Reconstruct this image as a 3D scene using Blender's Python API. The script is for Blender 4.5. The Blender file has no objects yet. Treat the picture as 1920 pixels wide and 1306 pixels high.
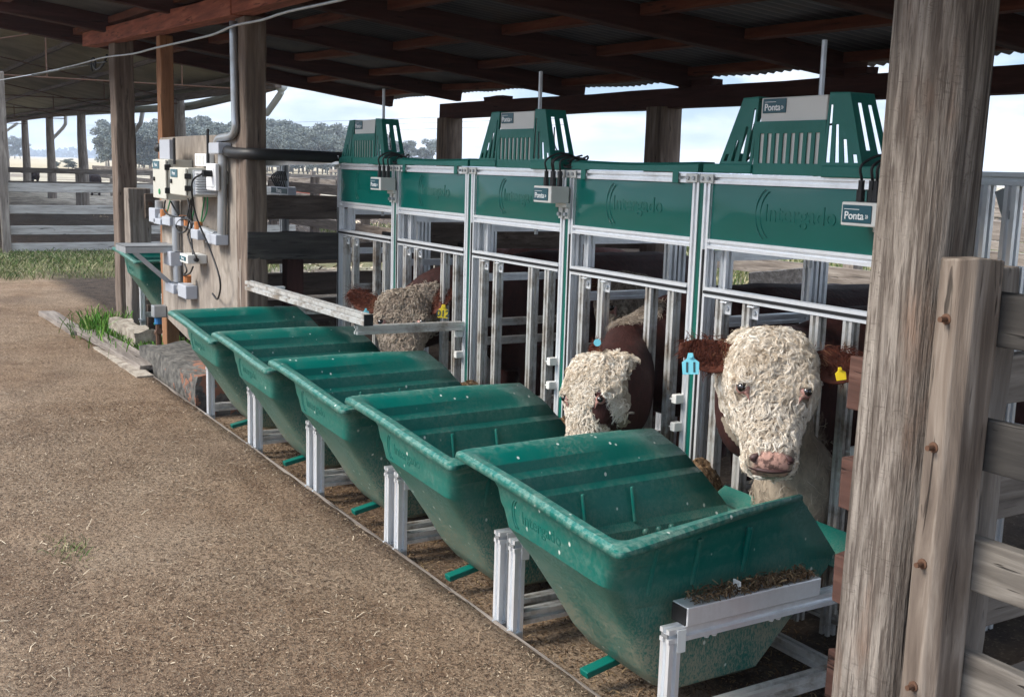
import bpy, math, random
import numpy as np
from mathutils import Vector, Matrix, noise
S = bpy.context.scene
COL = S.collection
R = math.radians
rnd = random.Random(7)
nrg = np.random.default_rng(11)

# ------------------------------------------------------------------ camera
# world: X runs along the feeder row (+X towards the viewer), Y into the pens, Z up; the alley is z = 0
FPX, YAW, PITCH, ROLL = 2073.9, R(148.7513), R(9.1878), R(-1.6826)
CAM = Vector((0.0, 0.0, 1.38))
def cam_axes():
    fw = Vector((math.cos(YAW) * math.cos(PITCH), math.sin(YAW) * math.cos(PITCH), -math.sin(PITCH)))
    rt = Vector((math.sin(YAW), -math.cos(YAW), 0))
    dn = fw.cross(rt)
    return math.cos(ROLL) * rt + math.sin(ROLL) * dn, -math.sin(ROLL) * rt + math.cos(ROLL) * dn, fw
RT, DN, FW = cam_axes()
cd = bpy.data.cameras.new('camera'); cam = bpy.data.objects.new('camera', cd); COL.objects.link(cam)
cd.sensor_width = 36; cd.sensor_fit = 'HORIZONTAL'; cd.lens = 36 * FPX / 1920
cd.clip_start = 0.05; cd.clip_end = 6000
cam.matrix_world = Matrix(((RT.x, -DN.x, -FW.x, CAM.x), (RT.y, -DN.y, -FW.y, CAM.y), (RT.z, -DN.z, -FW.z, CAM.z), (0, 0, 0, 1)))
S.camera = cam
# survey helpers: where the sight line through a point of the photograph meets a known plane of the place
def ray(x, y): return RT * ((x - 960) / FPX) + DN * ((y - 653) / FPX) + FW
def ay(x, y, Y): r = ray(x, y); return CAM + r * ((Y - CAM.y) / r.y)
def ax(x, y, X): r = ray(x, y); return CAM + r * ((X - CAM.x) / r.x)
def az(x, y, Z): r = ray(x, y); return CAM + r * ((Z - CAM.z) / r.z)

# ------------------------------------------------------------------ sky, sun, exposure
SUN_EL, SUN_AZ = R(40), R(252)       # azimuth measured from +X towards +Y: the direction the light comes from
w = bpy.data.worlds.new('World'); S.world = w; w.use_nodes = True
nt = w.node_tree; nt.nodes.clear()
def wn(t, **k):
    n = nt.nodes.new(t)
    for a, b in k.items(): setattr(n, a, b)
    return n
out = wn('ShaderNodeOutputWorld'); bg = wn('ShaderNodeBackground'); bg.inputs[1].default_value = 1.0
sky = wn('ShaderNodeTexSky', sky_type='NISHITA', sun_disc=False, sun_elevation=SUN_EL, sun_rotation=R(90) - SUN_AZ)
sc = wn('ShaderNodeVectorMath', operation='SCALE'); sc.inputs['Scale'].default_value = 0.10
nt.links.new(sky.outputs[0], sc.inputs[0])
tc = wn('ShaderNodeTexCoord'); mp = wn('ShaderNodeMapping'); mp.inputs['Scale'].default_value = (2.2, 2.2, 9.0)
mp.inputs['Location'].default_value = (0.9, 0.35, 0.2)
nt.links.new(tc.outputs['Generated'], mp.inputs[0])
n1 = wn('ShaderNodeTexNoise'); n1.inputs['Scale'].default_value = 1.9; n1.inputs['Detail'].default_value = 7; n1.inputs['Roughness'].default_value = .55
n2 = wn('ShaderNodeTexNoise'); n2.inputs['Scale'].default_value = 4.2; n2.inputs['Detail'].default_value = 6
nt.links.new(mp.outputs[0], n1.inputs[0]); nt.links.new(mp.outputs[0], n2.inputs[0])
cr = wn('ShaderNodeValToRGB'); cr.color_ramp.elements[0].position = .40; cr.color_ramp.elements[1].position = .60
nt.links.new(n1.outputs[0], cr.inputs[0])
cc = wn('ShaderNodeValToRGB')
cc.color_ramp.elements[0].position = .3; cc.color_ramp.elements[0].color = (.56, .68, .86, 1)
cc.color_ramp.elements[1].position = .62; cc.color_ramp.elements[1].color = (1.25, 1.28, 1.32, 1)
nt.links.new(n2.outputs[0], cc.inputs[0])
bl = wn('ShaderNodeMix', data_type='RGBA'); bl.inputs['Factor'].default_value = .5
bl.inputs[7].default_value = (.46, .70, 1.08, 1)
nt.links.new(sc.outputs[0], bl.inputs[6])
mx = wn('ShaderNodeMix', data_type='RGBA')
nt.links.new(cr.outputs[0], mx.inputs['Factor']); nt.links.new(bl.outputs[2], mx.inputs[6]); nt.links.new(cc.outputs[0], mx.inputs[7])
# an overcast sky is brighter overhead than at the skyline
sz = wn('ShaderNodeSeparateXYZ'); nt.links.new(tc.outputs['Generated'], sz.inputs[0])
mr = wn('ShaderNodeMapRange'); mr.inputs[1].default_value = .12; mr.inputs[2].default_value = .9; mr.inputs[3].default_value = .56; mr.inputs[4].default_value = 1.8
nt.links.new(sz.outputs[2], mr.inputs[0]); nt.links.new(mr.outputs[0], bg.inputs[1])
nt.links.new(mx.outputs[2], bg.inputs[0]); nt.links.new(bg.outputs[0], out.inputs[0])
sd = bpy.data.lights.new('sun', 'SUN'); sd.energy = 2.6; sd.angle = R(22); sd.color = (1, .93, .83)
sun = bpy.data.objects.new('sun', sd); COL.objects.link(sun)
sun.rotation_euler = Vector((math.cos(SUN_AZ) * math.cos(SUN_EL), math.sin(SUN_AZ) * math.cos(SUN_EL), math.sin(SUN_EL))).to_track_quat('Z', 'Y').to_euler()
S.view_settings.view_transform = 'Standard'; S.view_settings.look = 'None'
S.view_settings.exposure = 1.12; S.view_settings.gamma = 1
S.cycles.max_bounces = 6; S.cycles.use_denoising = True; S.cycles.sample_clamp_indirect = 6

# ------------------------------------------------------------------ materials
class NT:
    def __init__(s, name, rough=.6, metal=0.0, spec=None):
        s.m = bpy.data.materials.new(name); s.m.use_nodes = True; s.t = s.m.node_tree
        s.b = s.t.nodes['Principled BSDF']; s.b.inputs['Roughness'].default_value = rough; s.b.inputs['Metallic'].default_value = metal
        if spec is not None: s.b.inputs['Specular IOR Level'].default_value = spec
        s.tc = None
    def n(s, t, **k):
        x = s.t.nodes.new(t)
        for a, b in k.items(): setattr(x, a, b)
        return x
    def l(s, a, b): s.t.links.new(a, b)
    def co(s, scale=(1, 1, 1), which='Object', rand=True):
        if s.tc is None: s.tc = s.n('ShaderNodeTexCoord')
        m = s.n('ShaderNodeMapping'); m.inputs['Scale'].default_value = scale
        if rand:
            oi = s.n('ShaderNodeObjectInfo'); a = s.n('ShaderNodeVectorMath', operation='SCALE'); a.inputs[0].default_value = (37, 53, 71)
            s.l(oi.outputs['Random'], a.inputs['Scale']); s.l(a.outputs[0], m.inputs['Location'])
        s.l(s.tc.outputs[which], m.inputs[0]); return m.outputs[0]
    def noise(s, co, scale=5, detail=4, rough=.55, dist=0.0):
        x = s.n('ShaderNodeTexNoise'); x.inputs['Scale'].default_value = scale; x.inputs['Detail'].default_value = detail
        x.inputs['Roughness'].default_value = rough; x.inputs['Distortion'].default_value = dist; s.l(co, x.inputs[0]); return x.outputs[0]
    def vor(s, co, scale=5, feature='F1', o='Distance'):
        x = s.n('ShaderNodeTexVoronoi', feature=feature); x.inputs['Scale'].default_value = scale; s.l(co, x.inputs[0]); return x.outputs[o]
    def ramp(s, f, stops):
        x = s.n('ShaderNodeValToRGB'); e = x.color_ramp.elements
        while len(e) < len(stops): e.new(.5)
        for i, (p, c) in enumerate(stops):
            e[i].position = p; e[i].color = (*c, 1) if not isinstance(c, (int, float)) else (c, c, c, 1)
        s.l(f, x.inputs[0]); return x.outputs[0]
    def mix(s, f, a, b, blend='MIX'):
        x = s.n('ShaderNodeMix', data_type='RGBA', blend_type=blend)
        for i, v in ((0, f), (6, a), (7, b)):
            if isinstance(v, (int, float)): x.inputs[i].default_value = v if i == 0 else (v, v, v, 1)
            elif isinstance(v, tuple): x.inputs[i].default_value = (*v, 1)
            else: s.l(v, x.inputs[i])
        return x.outputs[2]
    def math(s, op, a, b=0.0):
        x = s.n('ShaderNodeMath', operation=op)
        for i, v in ((0, a), (1, b)):
            if isinstance(v, (int, float)): x.inputs[i].default_value = v
            else: s.l(v, x.inputs[i])
        return x.outputs[0]
    def sep(s, co):
        x = s.n('ShaderNodeSeparateXYZ'); s.l(co, x.inputs[0]); return x.outputs
    def attr(s, name):
        x = s.n('ShaderNodeAttribute'); x.attribute_name = name; return x.outputs
    def color(s, c):
        if isinstance(c, tuple): s.b.inputs['Base Color'].default_value = (*c, 1)
        else: s.l(c, s.b.inputs['Base Color'])
        return s
    def rough(s, f): s.l(f, s.b.inputs['Roughness']); return s
    def bump(s, h, d=.01, st=1.0):
        x = s.n('ShaderNodeBump'); x.inputs['Strength'].default_value = st; x.inputs['Distance'].default_value = d
        s.l(h, x.inputs['Height']); s.l(x.outputs[0], s.b.inputs['Normal']); return s

def wood(name, stops, axis='X', rough=.85, fine=30, bumpd=.004, tint=None, streak=True):
    m = NT(name, rough, spec=.25); a = 'XYZ'.index(axis)
    sc1 = [1.0, 1.0, 1.0]; sc1[a] = .09
    c = m.co(tuple(sc1)); g = m.noise(c, fine, 6, .6, .4); big = m.noise(m.co(tuple(.3 + .7 * (v > .5) for v in sc1)), 4, 4, .6)
    col = m.ramp(g, stops)
    col = m.mix(m.ramp(big, [(.35, 0.0), (.7, .55)]), col, tint or stops[-1][1])
    cracks = m.ramp(m.noise(c, fine * 1.7, 2, .5, 1.0), [(.28, 1.0), (.36, 0.0)])
    col = m.mix(m.math('MULTIPLY', cracks, .8), col, tuple(.25 * v for v in stops[0][1]))
    m.color(col); m.bump(m.math('SUBTRACT', g, cracks), bumpd, .8); return m.m
GREY = [(.3, (.075, .060, .050)), (.5, (.185, .155, .13)), (.72, (.335, .295, .255))]
M = {}
for a in 'XYZ':
    M['grey' + a] = wood('weathered_wood_' + a, GREY, a, tint=(.17, .145, .125))
    M['dark' + a] = wood('dark_wood_' + a, [(.3, (.012, .011, .011)), (.5, (.035, .032, .030)), (.75, (.085, .078, .07))], a, tint=(.05, .047, .043))
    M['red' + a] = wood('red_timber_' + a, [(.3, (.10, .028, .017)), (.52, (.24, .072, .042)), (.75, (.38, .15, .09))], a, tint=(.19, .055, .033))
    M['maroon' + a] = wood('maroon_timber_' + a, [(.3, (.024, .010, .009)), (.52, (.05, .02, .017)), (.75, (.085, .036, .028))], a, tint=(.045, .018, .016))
    M['brown' + a] = wood('brown_wood_' + a, [(.3, (.045, .031, .024)), (.5, (.10, .074, .058)), (.75, (.19, .15, .12))], a, tint=(.09, .07, .058))
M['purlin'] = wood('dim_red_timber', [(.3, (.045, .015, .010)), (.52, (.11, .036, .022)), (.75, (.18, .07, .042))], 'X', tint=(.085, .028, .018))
M['paleY'] = wood('pale_grey_board', [(.3, (.17, .155, .14)), (.5, (.32, .30, .275)), (.72, (.46, .435, .40))], 'Y', tint=(.29, .27, .25))
M['boltZ'] = wood('bolted_post_wood', [(.32, (.055, .041, .033)), (.5, (.15, .12, .097)), (.72, (.33, .285, .24))], 'Z', tint=(.15, .115, .09), bumpd=.007)
M['railX'] = wood('old_rail_wood', [(.3, (.042, .036, .031)), (.5, (.115, .10, .087)), (.74, (.245, .222, .195))], 'X', tint=(.125, .115, .10))
M['stubX'] = wood('red_brown_board', [(.3, (.035, .018, .014)), (.52, (.085, .042, .032)), (.75, (.15, .085, .065))], 'X', tint=(.07, .034, .027))
M['postZ'] = wood('sawn_brown_post', [(.3, (.055, .038, .030)), (.5, (.14, .105, .082)), (.74, (.27, .22, .18))], 'Z', tint=(.10, .072, .056))
M['tan'] = wood('tan_timber', [(.3, (.13, .055, .025)), (.5, (.24, .115, .055)), (.75, (.36, .20, .11))], 'Z', tint=(.21, .10, .05))
# the big post in front: sawn arcs, checks, rusty stains
m = NT('sawn_post', .9, spec=.2); c = m.co((1, 1, .08)); g = m.noise(c, 34, 6, .65, .5)
arc = m.n('ShaderNodeTexWave', wave_type='RINGS', rings_direction='SPHERICAL'); arc.inputs['Scale'].default_value = 22; arc.inputs['Distortion'].default_value = 7; arc.inputs['Detail'].default_value = 4; arc.inputs['Detail Scale'].default_value = 2.2
m.l(m.co((1, 1, .8)), arc.inputs[0])
patch = m.ramp(m.noise(m.co((1, 1, .6)), 5, 3), [(.5, 0.0), (.62, 1.0)])
col = m.ramp(g, [(.30, (.062, .049, .041)), (.48, (.162, .137, .116)), (.72, (.345, .305, .265))])
arcs = m.math('MULTIPLY', m.ramp(arc.outputs[0], [(.05, 1.0), (.2, 0.0)]), patch)
col = m.mix(m.math('MULTIPLY', arcs, .0), col, (.08, .068, .058))
col = m.mix(m.ramp(m.noise(m.co((1.3, 1.3, .35)), 7, 4), [(.55, 0.0), (.75, .6)]), col, (.21, .105, .06))
chk = m.ramp(m.noise(m.co((1, 1, .03)), 24, 2, .5, .6), [(.33, 1.0), (.37, 0.0)])
col = m.mix(m.math('MULTIPLY', chk, .85), col, (.03, .024, .02))
fib = m.noise(m.co((1, 1, .05)), 120, 4, .7); col = m.mix(m.ramp(fib, [(.40, .8), (.5, 0.0)]), col, (.075, .058, .048)); scr = m.ramp(m.noise(m.co((.55, .55, 1.6)), 42, 3, .6, 2.5), [(.36, .6), (.43, 0.0)]); col = m.mix(m.math('MULTIPLY', scr, m.ramp(m.noise(m.co(), 6, 2), [(.42, 0.0), (.6, 1.0)])), col, (.085, .068, .056)); m.color(col); m.bump(m.math('SUBTRACT', m.math('ADD', m.math('ADD', g, m.math('MULTIPLY', fib, .5)), m.math('MULTIPLY', fib, .3)), chk), .010, 1.0); M['post'] = m.m

def alu(name, base=(.86, .88, .90), dirt=.35, dirtcol=(.20, .16, .12)):
    m = NT(name, .36, .66); c = m.co((1, 1, 1)); n = m.noise(c, 9, 5, .65)
    st = m.noise(m.co((14, 14, .8)), 3, 4)
    col = m.mix(m.math('MULTIPLY', m.ramp(n, [(.46, 0.0), (.66, 1.0)]), dirt), base, dirtcol)
    col = m.mix(m.ramp(st, [(.35, .13), (.6, 0.0)]), col, tuple(.6 * v for v in base))
    m.color(col); m.rough(m.ramp(n, [(.35, .30), (.7, .58)])); return m.m
M['alu'] = alu('anodised_aluminium', dirt=.15); M['aludirty'] = alu('dirty_aluminium', (.72, .72, .70), .85, (.21, .15, .095))
M['galv'] = alu('galvanised_steel', (.40, .42, .44), .2)
def plastic(name, base, rough=.35, dust=0.0, specks=False, dustcol=(.33, .30, .24)):
    m = NT(name, rough, spec=.38); c = m.co(); col = m.mix(m.noise(c, 3, 3), tuple(.82 * v for v in base), tuple(min(1, 1.15 * v) for v in base))
    if dust:
        z = m.sep(m.tc.outputs['Object'])[2]
        d = m.math('MULTIPLY', m.ramp(m.noise(m.co((1, 1, 1)), 4.5, 5, .65), [(.42, 0.0), (.66, 1.0)]), m.ramp(m.noise(m.co((1, 1, 1)), 95, 4, .75), [(.42, 0.0), (.62, 1.0)]))
        low = m.math('MULTIPLY', m.ramp(z, [(.14, 1.0), (.40, 0.0)]), m.ramp(m.math('ADD', m.math('MULTIPLY', m.noise(m.co((1, 1, .35)), 190, 3, .85), 1.1), m.math('MULTIPLY', m.noise(m.co(), 7, 4), .35)), [(.64, 0.0), (.80, .85)]))
        col = m.mix(m.math('MULTIPLY', d, dust * .45), col, dustcol)
        col = m.mix(m.math('MULTIPLY', low, min(1, dust * 1.5)), col, (.34, .285, .205)); d = m.math('MAXIMUM', d, low)
        ed = m.math('MULTIPLY', m.attr('edge')['Fac'], m.ramp(m.noise(m.co((1, 1, 1)), 55, 4, .7), [(.42, 0.0), (.66, .55)]))
        col = m.mix(ed, col, (.24, .32, .265)); d = m.math('MAXIMUM', d, ed)
        m.rough(m.math('ADD', m.math('MULTIPLY', d, .45), rough))
    if specks:
        sp = m.ramp(m.vor(m.co((1, 1, .7)), 22), [(.075, 1.0), (.115, 0.0)]); gate = m.ramp(m.noise(m.co(), 5, 2), [(.43, 0.0), (.50, 1.0)])
        col = m.mix(m.math('MULTIPLY', m.math('MULTIPLY', sp, gate), .8), col, (.62, .64, .58))
    m.color(col); m.bump(m.noise(m.co(), 45, 3), .0012, .5); return m.m
M['tub'] = plastic('green_feeder_plastic', (.0004, .108, .086), .30, .50, True, dustcol=(.25, .215, .16))
M['pressed'] = plastic('clean_feeder_green', (.0004, .085, .068), .4)
M['green'] = plastic('green_cover_plastic', (.0006, .138, .112), .32, .05)
M['strip'] = plastic('green_strip_plastic', (.001, .10, .075), .4)
# glossy pressed green sheet
m = NT('green_panel_sheet', .14, spec=.42); c = m.co(); m.color(m.mix(m.noise(c, 4, 3), (.0005, .098, .082), (.0006, .113, .095)))
m.bump(m.noise(m.co((1, 1, 1)), 3.2, 1), .02, .35); M['panel'] = m.m
M['cream'] = plastic('cream_cabinet', (.47, .46, .40), .45); M['greybox'] = plastic('grey_plastic_box', (.36, .38, .42), .45)
M['white'] = plastic('white_plastic', (.70, .71, .72), .4); M['black'] = plastic('black_rubber', (.012, .012, .013), .5)
M['label'] = plastic('teal_label', (.012, .075, .10), .35); M['orange'] = plastic('orange_gland', (.40, .15, .05), .6)
M['plate'] = plastic('pale_grey_plate', (.60, .60, .57), .45); M['tagblue'] = plastic('blue_tag', (.16, .52, .62), .5); M['tagyellow'] = plastic('yellow_tag', (.75, .55, .02), .45)
M['ink'] = plastic('dark_ink', (.02, .05, .06), .6); M['paint'] = plastic('white_print', (.8, .82, .82), .5)
M['bluepipe'] = plastic('blue_fitting', (.03, .15, .35), .4); M['greenwire'] = plastic('green_wire', (.02, .22, .08), .5)
M['rust'] = NT('rusty_steel', .7, .4).color((.11, .055, .032)).m; M['gutter'] = plastic('grimy_gutter', (.14, .14, .10), .6)
M['pvc'] = plastic('white_downpipe', (.55, .57, .58), .45)
# plywood
m = NT('weathered_plywood', .85, spec=.25); c = m.co((1, 1, .5)); g = m.noise(c, 10, 6, .65, 1.2)
col = m.ramp(g, [(.3, (.165, .14, .115)), (.55, (.26, .225, .19)), (.75, (.35, .31, .27))])
m.color(m.mix(m.ramp(m.noise(m.co(), 2.2, 3), [(.45, 0.0), (.75, .5)]), col, (.14, .115, .10))); m.bump(g, .002, .5); M['ply'] = m.m
# roof sheets
m = NT('old_roof_sheet', .55, .35); g = m.noise(m.co((1, 1, 1)), 2.2, 5); m.color(m.ramp(g, [(.35, (.035, .038, .043)), (.6, (.075, .08, .088)), (.75, (.10, .085, .07))])); M['roof'] = m.m
m = NT('mossy_roof_sheet', .75, .1); g = m.noise(m.co((1, 1, 1)), 1.2, 4); m.color(m.ramp(g, [(.35, (.17, .15, .095)), (.6, (.28, .25, .165))])); M['roof2'] = m.m
# masonry
m = NT('old_brick_block', .95, spec=.2); z = m.sep(m.co(rand=False))[2]; n = m.noise(m.co(rand=False), 9, 5, .7)
face = m.ramp(m.noise(m.co(rand=False), 22, 4), [(.35, (.05, .048, .044)), (.65, (.14, .13, .115))])
bx_ = m.sep(m.tc.outputs['Object']); side = m.math('ADD', n, m.math('ADD', m.math('MULTIPLY', bx_[0], .28), m.math('MULTIPLY', bx_[2], .35)))
m.color(m.mix(m.ramp(side, [(.74, 0.0), (.765, 1.0)]), face, (.22, .105, .068))); m.bump(n, .02); M['brick'] = m.m
m = NT('pale_concrete', .95, spec=.2); n = m.noise(m.co(), 14, 6, .7); m.color(m.ramp(n, [(.3, (.13, .10, .08)), (.5, (.30, .26, .21)), (.7, (.42, .38, .32))])); m.bump(n, .01); M['conc'] = m.m
m = NT('dry_feed', .95, spec=.15); m.color(m.ramp(m.noise(m.co(), 70, 4, .7), [(.3, (.045, .026, .014)), (.5, (.13, .08, .045)), (.72, (.30, .21, .12))])); m.bump(m.noise(m.co(), 60, 3), .01); M['feed'] = m.m

def chips_mat(name, cols):
    m = NT(name, .9, spec=.2); a = m.attr('tone'); m.color(m.ramp(a['Fac'], [(i / (len(cols) - 1), c) for i, c in enumerate(cols)])); return m.m
M['chips'] = chips_mat('chaff_chips', [(.05, .028, .017), (.11, .068, .042), (.20, .138, .088), (.31, .232, .155), (.52, .43, .31)])
M['feedchips'] = chips_mat('feed_chips', [(.03, .018, .01), (.09, .052, .028), (.17, .11, .06), (.30, .22, .12)])
M['grassblade'] = chips_mat('grass_blades', [(.035, .065, .014), (.07, .11, .028), (.16, .16, .07), (.36, .31, .19)])
M['greengrass'] = chips_mat('green_grass_blades', [(.03, .10, .01), (.06, .17, .02), (.10, .23, .03), (.22, .26, .09)])
M['leaf'] = chips_mat('haze_paled_leaves', [(.085, .10, .085), (.125, .142, .122), (.165, .18, .158), (.215, .228, .20)])  # grey green leaves, paled further so the colour carries distance haze
M['bark'] = NT('pale_bark', .9).color((.22, .20, .18)).m
M['wool'] = chips_mat('curly_white_hair', [(.36, .27, .18), (.62, .52, .40), (.82, .74, .63), (.95, .91, .83)])
M['dirtywool'] = chips_mat('dirty_curly_hair', [(.14, .105, .08), (.25, .195, .155), (.38, .315, .25), (.52, .45, .37)])
M['redhair'] = chips_mat('red_brown_hair', [(.035, .010, .006), (.075, .02, .012), (.14, .04, .02), (.30, .19, .11)])
# ------------------------------------------------------------------ helpers
ORG = {}
def tag(o, label=None, cat=None, group=None, kind=None):
    if label: o['label'] = label
    if cat: o['category'] = cat
    if group: o['group'] = group
    if kind: o['kind'] = kind
    return o
def thing(name, label, cat, loc, group=None):
    o = bpy.data.objects.new(name, None); COL.objects.link(o); o.location = loc; o.empty_display_size = .1
    ORG[o] = Vector(loc); return tag(o, label, cat, group)
def copy_tree(o, parent=None):
    c = o.copy(); COL.objects.link(c)
    if parent is not None: c.parent = parent
    for ch in list(o.children): copy_tree(ch, c)
    return c
def put_mesh(name, me, mat, parent=None, origin=None):
    o = bpy.data.objects.new(name, me); COL.objects.link(o)
    if mat: me.materials.append(mat)
    if parent is not None:
        o.parent = parent; ORG[o] = ORG[parent]; me.transform(Matrix.Translation(-ORG[parent]))
    else:
        if origin is None:
            co = np.array([v.co for v in me.vertices]) if len(me.vertices) < 20000 else np.array([me.vertices[i].co for i in range(0, len(me.vertices), 7)])
            lo, hi = co.min(0), co.max(0); origin = Vector(((lo[0] + hi[0]) / 2, (lo[1] + hi[1]) / 2, lo[2]))
        me.transform(Matrix.Translation(-Vector(origin))); o.location = origin; ORG[o] = Vector(origin)
    return o
class MB:
    def __init__(s): s.v = []; s.f = []
    def add(s, vs, fs):
        n = len(s.v); s.v += [Vector(v) for v in vs]; s.f += [tuple(i + n for i in f) for f in fs]; return s
    def box(s, lo, hi):
        x0, y0, z0 = lo; x1, y1, z1 = hi
        return s.add([(x0, y0, z0), (x1, y0, z0), (x1, y1, z0), (x0, y1, z0), (x0, y0, z1), (x1, y0, z1), (x1, y1, z1), (x0, y1, z1)],
                     [(3, 2, 1, 0), (4, 5, 6, 7), (0, 1, 5, 4), (1, 2, 6, 5), (2, 3, 7, 6), (3, 0, 4, 7)])
    def frame(s, p0, p1, up):
        p0, p1 = Vector(p0), Vector(p1); d = (p1 - p0).normalized(); u = Vector(up)
        if abs(d.dot(u)) > .98: u = Vector((0, 1, 0)) if abs(d.y) < .9 else Vector((1, 0, 0))
        r = d.cross(u).normalized(); return p0, p1, d, r, r.cross(d).normalized()
    def loft(s, rings, cap=True, close=True):
        n = len(rings[0]); vs = [p for r in rings for p in r]; fs = []
        for i in range(len(rings) - 1):
            for j in range(n if close else n - 1):
                k = (j + 1) % n; fs.append((i * n + j, i * n + k, (i + 1) * n + k, (i + 1) * n + j))
        if cap: fs.append(tuple(range(n - 1, -1, -1))); fs.append(tuple((len(rings) - 1) * n + j for j in range(n)))
        return s.add(vs, fs)
    def beam(s, p0, p1, w, h, up=(0, 0, 1), seg=1, jit=0.0, taper=1.0):
        p0, p1, d, r, u = s.frame(p0, p1, up); rings = []
        for i in range(seg + 1):
            t = i / seg; c = p0.lerp(p1, t); k = 1 + (taper - 1) * t; ring = []
            for a, b in ((-1, -1), (1, -1), (1, 1), (-1, 1)):
                ring.append(c + r * (a * w / 2 * k + rnd.uniform(-jit, jit)) + u * (b * h / 2 * k + rnd.uniform(-jit, jit)))
            rings.append(ring)
        return s.loft(rings)
    def tslot(s, p0, p1, a=.034, up=(0, 1, 0), b=None):
        p0, p1, d, r, u = s.frame(p0, p1, up); b = b or a; h, k = a / 2, b / 2; sl, dp = a * .17, a * .36
        pts = []
        for (cx, cy), (ex, ey) in (((-1, -1), (1, 0)), ((1, -1), (0, 1)), ((1, 1), (-1, 0)), ((-1, 1), (0, -1))):
            pts.append((cx * h, cy * k))
            mx, my = (0, cy * k) if ex else (cx * h, 0)
            nx, ny = (0, -cy) if ex else (-cx, 0)
            for q, dd in ((-sl, 0), (-sl, dp), (sl, dp), (sl, 0)): pts.append((mx + ex * q + nx * dd, my + ey * q + ny * dd))
        return s.loft([[p + r * x + u * y for x, y in pts] for p in (p0, p1)])
    def tube(s, pts, rad, n=8, cap=True):
        pts = [Vector(p) for p in pts]; rings = []; ref = None
        for i, p in enumerate(pts):
            d = (pts[min(i + 1, len(pts) - 1)] - pts[max(i - 1, 0)]).normalized()
            if ref is None: ref = Vector((0, 0, 1)) if abs(d.z) < .9 else Vector((1, 0, 0))
            a = d.cross(ref).normalized(); b = a.cross(d).normalized(); ref = b
            r = rad[i] if isinstance(rad, (list, tuple)) else rad
            rings.append([p + (a * math.cos(2 * math.pi * k / n) + b * math.sin(2 * math.pi * k / n)) * r for k in range(n)])
        return s.loft(rings, cap)
    def ball(s, c, r, n=8, sq=(1, 1, 1)):
        c = Vector(c); rings = []
        for i in range(1, n):
            t = math.pi * i / n
            rings.append([c + Vector((r * sq[0] * math.sin(t) * math.cos(2 * math.pi * k / (2 * n)), r * sq[1] * math.sin(t) * math.sin(2 * math.pi * k / (2 * n)), r * sq[2] * math.cos(t))) for k in range(2 * n)])
        return s.loft(rings)
    def build(s, name, mat, parent=None, bevel=0.0, smooth=False, seg=2, origin=None, angle=35):
        me = bpy.data.meshes.new(name); me.from_pydata([tuple(v) for v in s.v], [], s.f); me.validate(); me.update()
        if smooth:
            me.shade_smooth()
            if angle: me.set_sharp_from_angle(angle=R(angle))
        o = put_mesh(name, me, mat, parent, origin)
        if bevel:
            b = o.modifiers.new('bevel', 'BEVEL'); b.width = bevel; b.segments = seg; b.limit_method = 'ANGLE'; b.angle_limit = R(40)
        return o
def spline(pts, n=24):
    pts = [Vector(p) for p in pts]; out = []
    P = [pts[0] * 2 - pts[1]] + pts + [pts[-1] * 2 - pts[-2]]
    per = max(2, n // (len(pts) - 1))
    for i in range(1, len(P) - 2):
        for k in range(per):
            t = k / per; a, b, c, d = P[i - 1:i + 3]
            out.append(.5 * ((2 * b) + (c - a) * t + (2 * a - 5 * b + 4 * c - d) * t * t + (3 * b - a - 3 * c + d) * t ** 3))
    return out + [pts[-1]]
def text(name, s, size, loc, mat, parent, extrude=.001, rot=(90, 0, 0), align='CENTER', bold=0.0):
    c = bpy.data.curves.new(name, 'FONT'); c.body = s; c.size = size; c.extrude = extrude; c.align_x = align; c.align_y = 'CENTER'; c.offset = bold
    tmp = bpy.data.objects.new('tmp', c); COL.objects.link(tmp); me = bpy.data.meshes.new_from_object(tmp.evaluated_get(bpy.context.evaluated_depsgraph_get()))
    bpy.data.objects.remove(tmp); me.name = name; me.materials.clear(); me.materials.append(mat)
    o = bpy.data.objects.new(name, me); COL.objects.link(o); o.parent = parent
    o.location = Vector(loc) - ORG[parent]; o.rotation_euler = [R(a) for a in rot]; return o
def quads(name, P, A, B, tone, mat, parent=None, bend=None, origin=None, kind=None):
    """many little flat pieces: centre P, half axes A and B (n,3), one tone each"""
    n = len(P)
    if bend is None: V = np.stack([P - A - B, P + A - B, P + A + B, P - A + B], 1).reshape(-1, 3); k = 4
    else: V = np.stack([P - A - B, P - B + bend, P + A - B, P + A + B, P + B + bend, P - A + B], 1).reshape(-1, 3); k = 6
    me = bpy.data.meshes.new(name); nf = n if k == 4 else 2 * n
    me.vertices.add(len(V)); me.vertices.foreach_set('co', V.ravel().astype(np.float32))
    base = np.arange(n)[:, None] * k
    F = base + np.array([0, 1, 2, 3]) if k == 4 else np.stack([base + np.array([0, 1, 4, 5]), base + np.array([1, 2, 3, 4])], 1).reshape(-1, 4)
    me.loops.add(nf * 4); me.loops.foreach_set('vertex_index', F.ravel().astype(np.int32))
    me.polygons.add(nf); me.polygons.foreach_set('loop_start', (np.arange(nf) * 4).astype(np.int32)); me.polygons.foreach_set('loop_total', np.full(nf, 4, np.int32))
    at = me.attributes.new('tone', 'FLOAT', 'POINT'); at.data.foreach_set('value', np.repeat(tone, k).astype(np.float32))
    me.update(); me.validate()
    o = put_mesh(name, me, mat, parent, origin)
    if kind: o['kind'] = kind
    return o
def unit(n): v = nrg.normal(size=(n, 3)); return v / np.linalg.norm(v, axis=1, keepdims=True)
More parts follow.
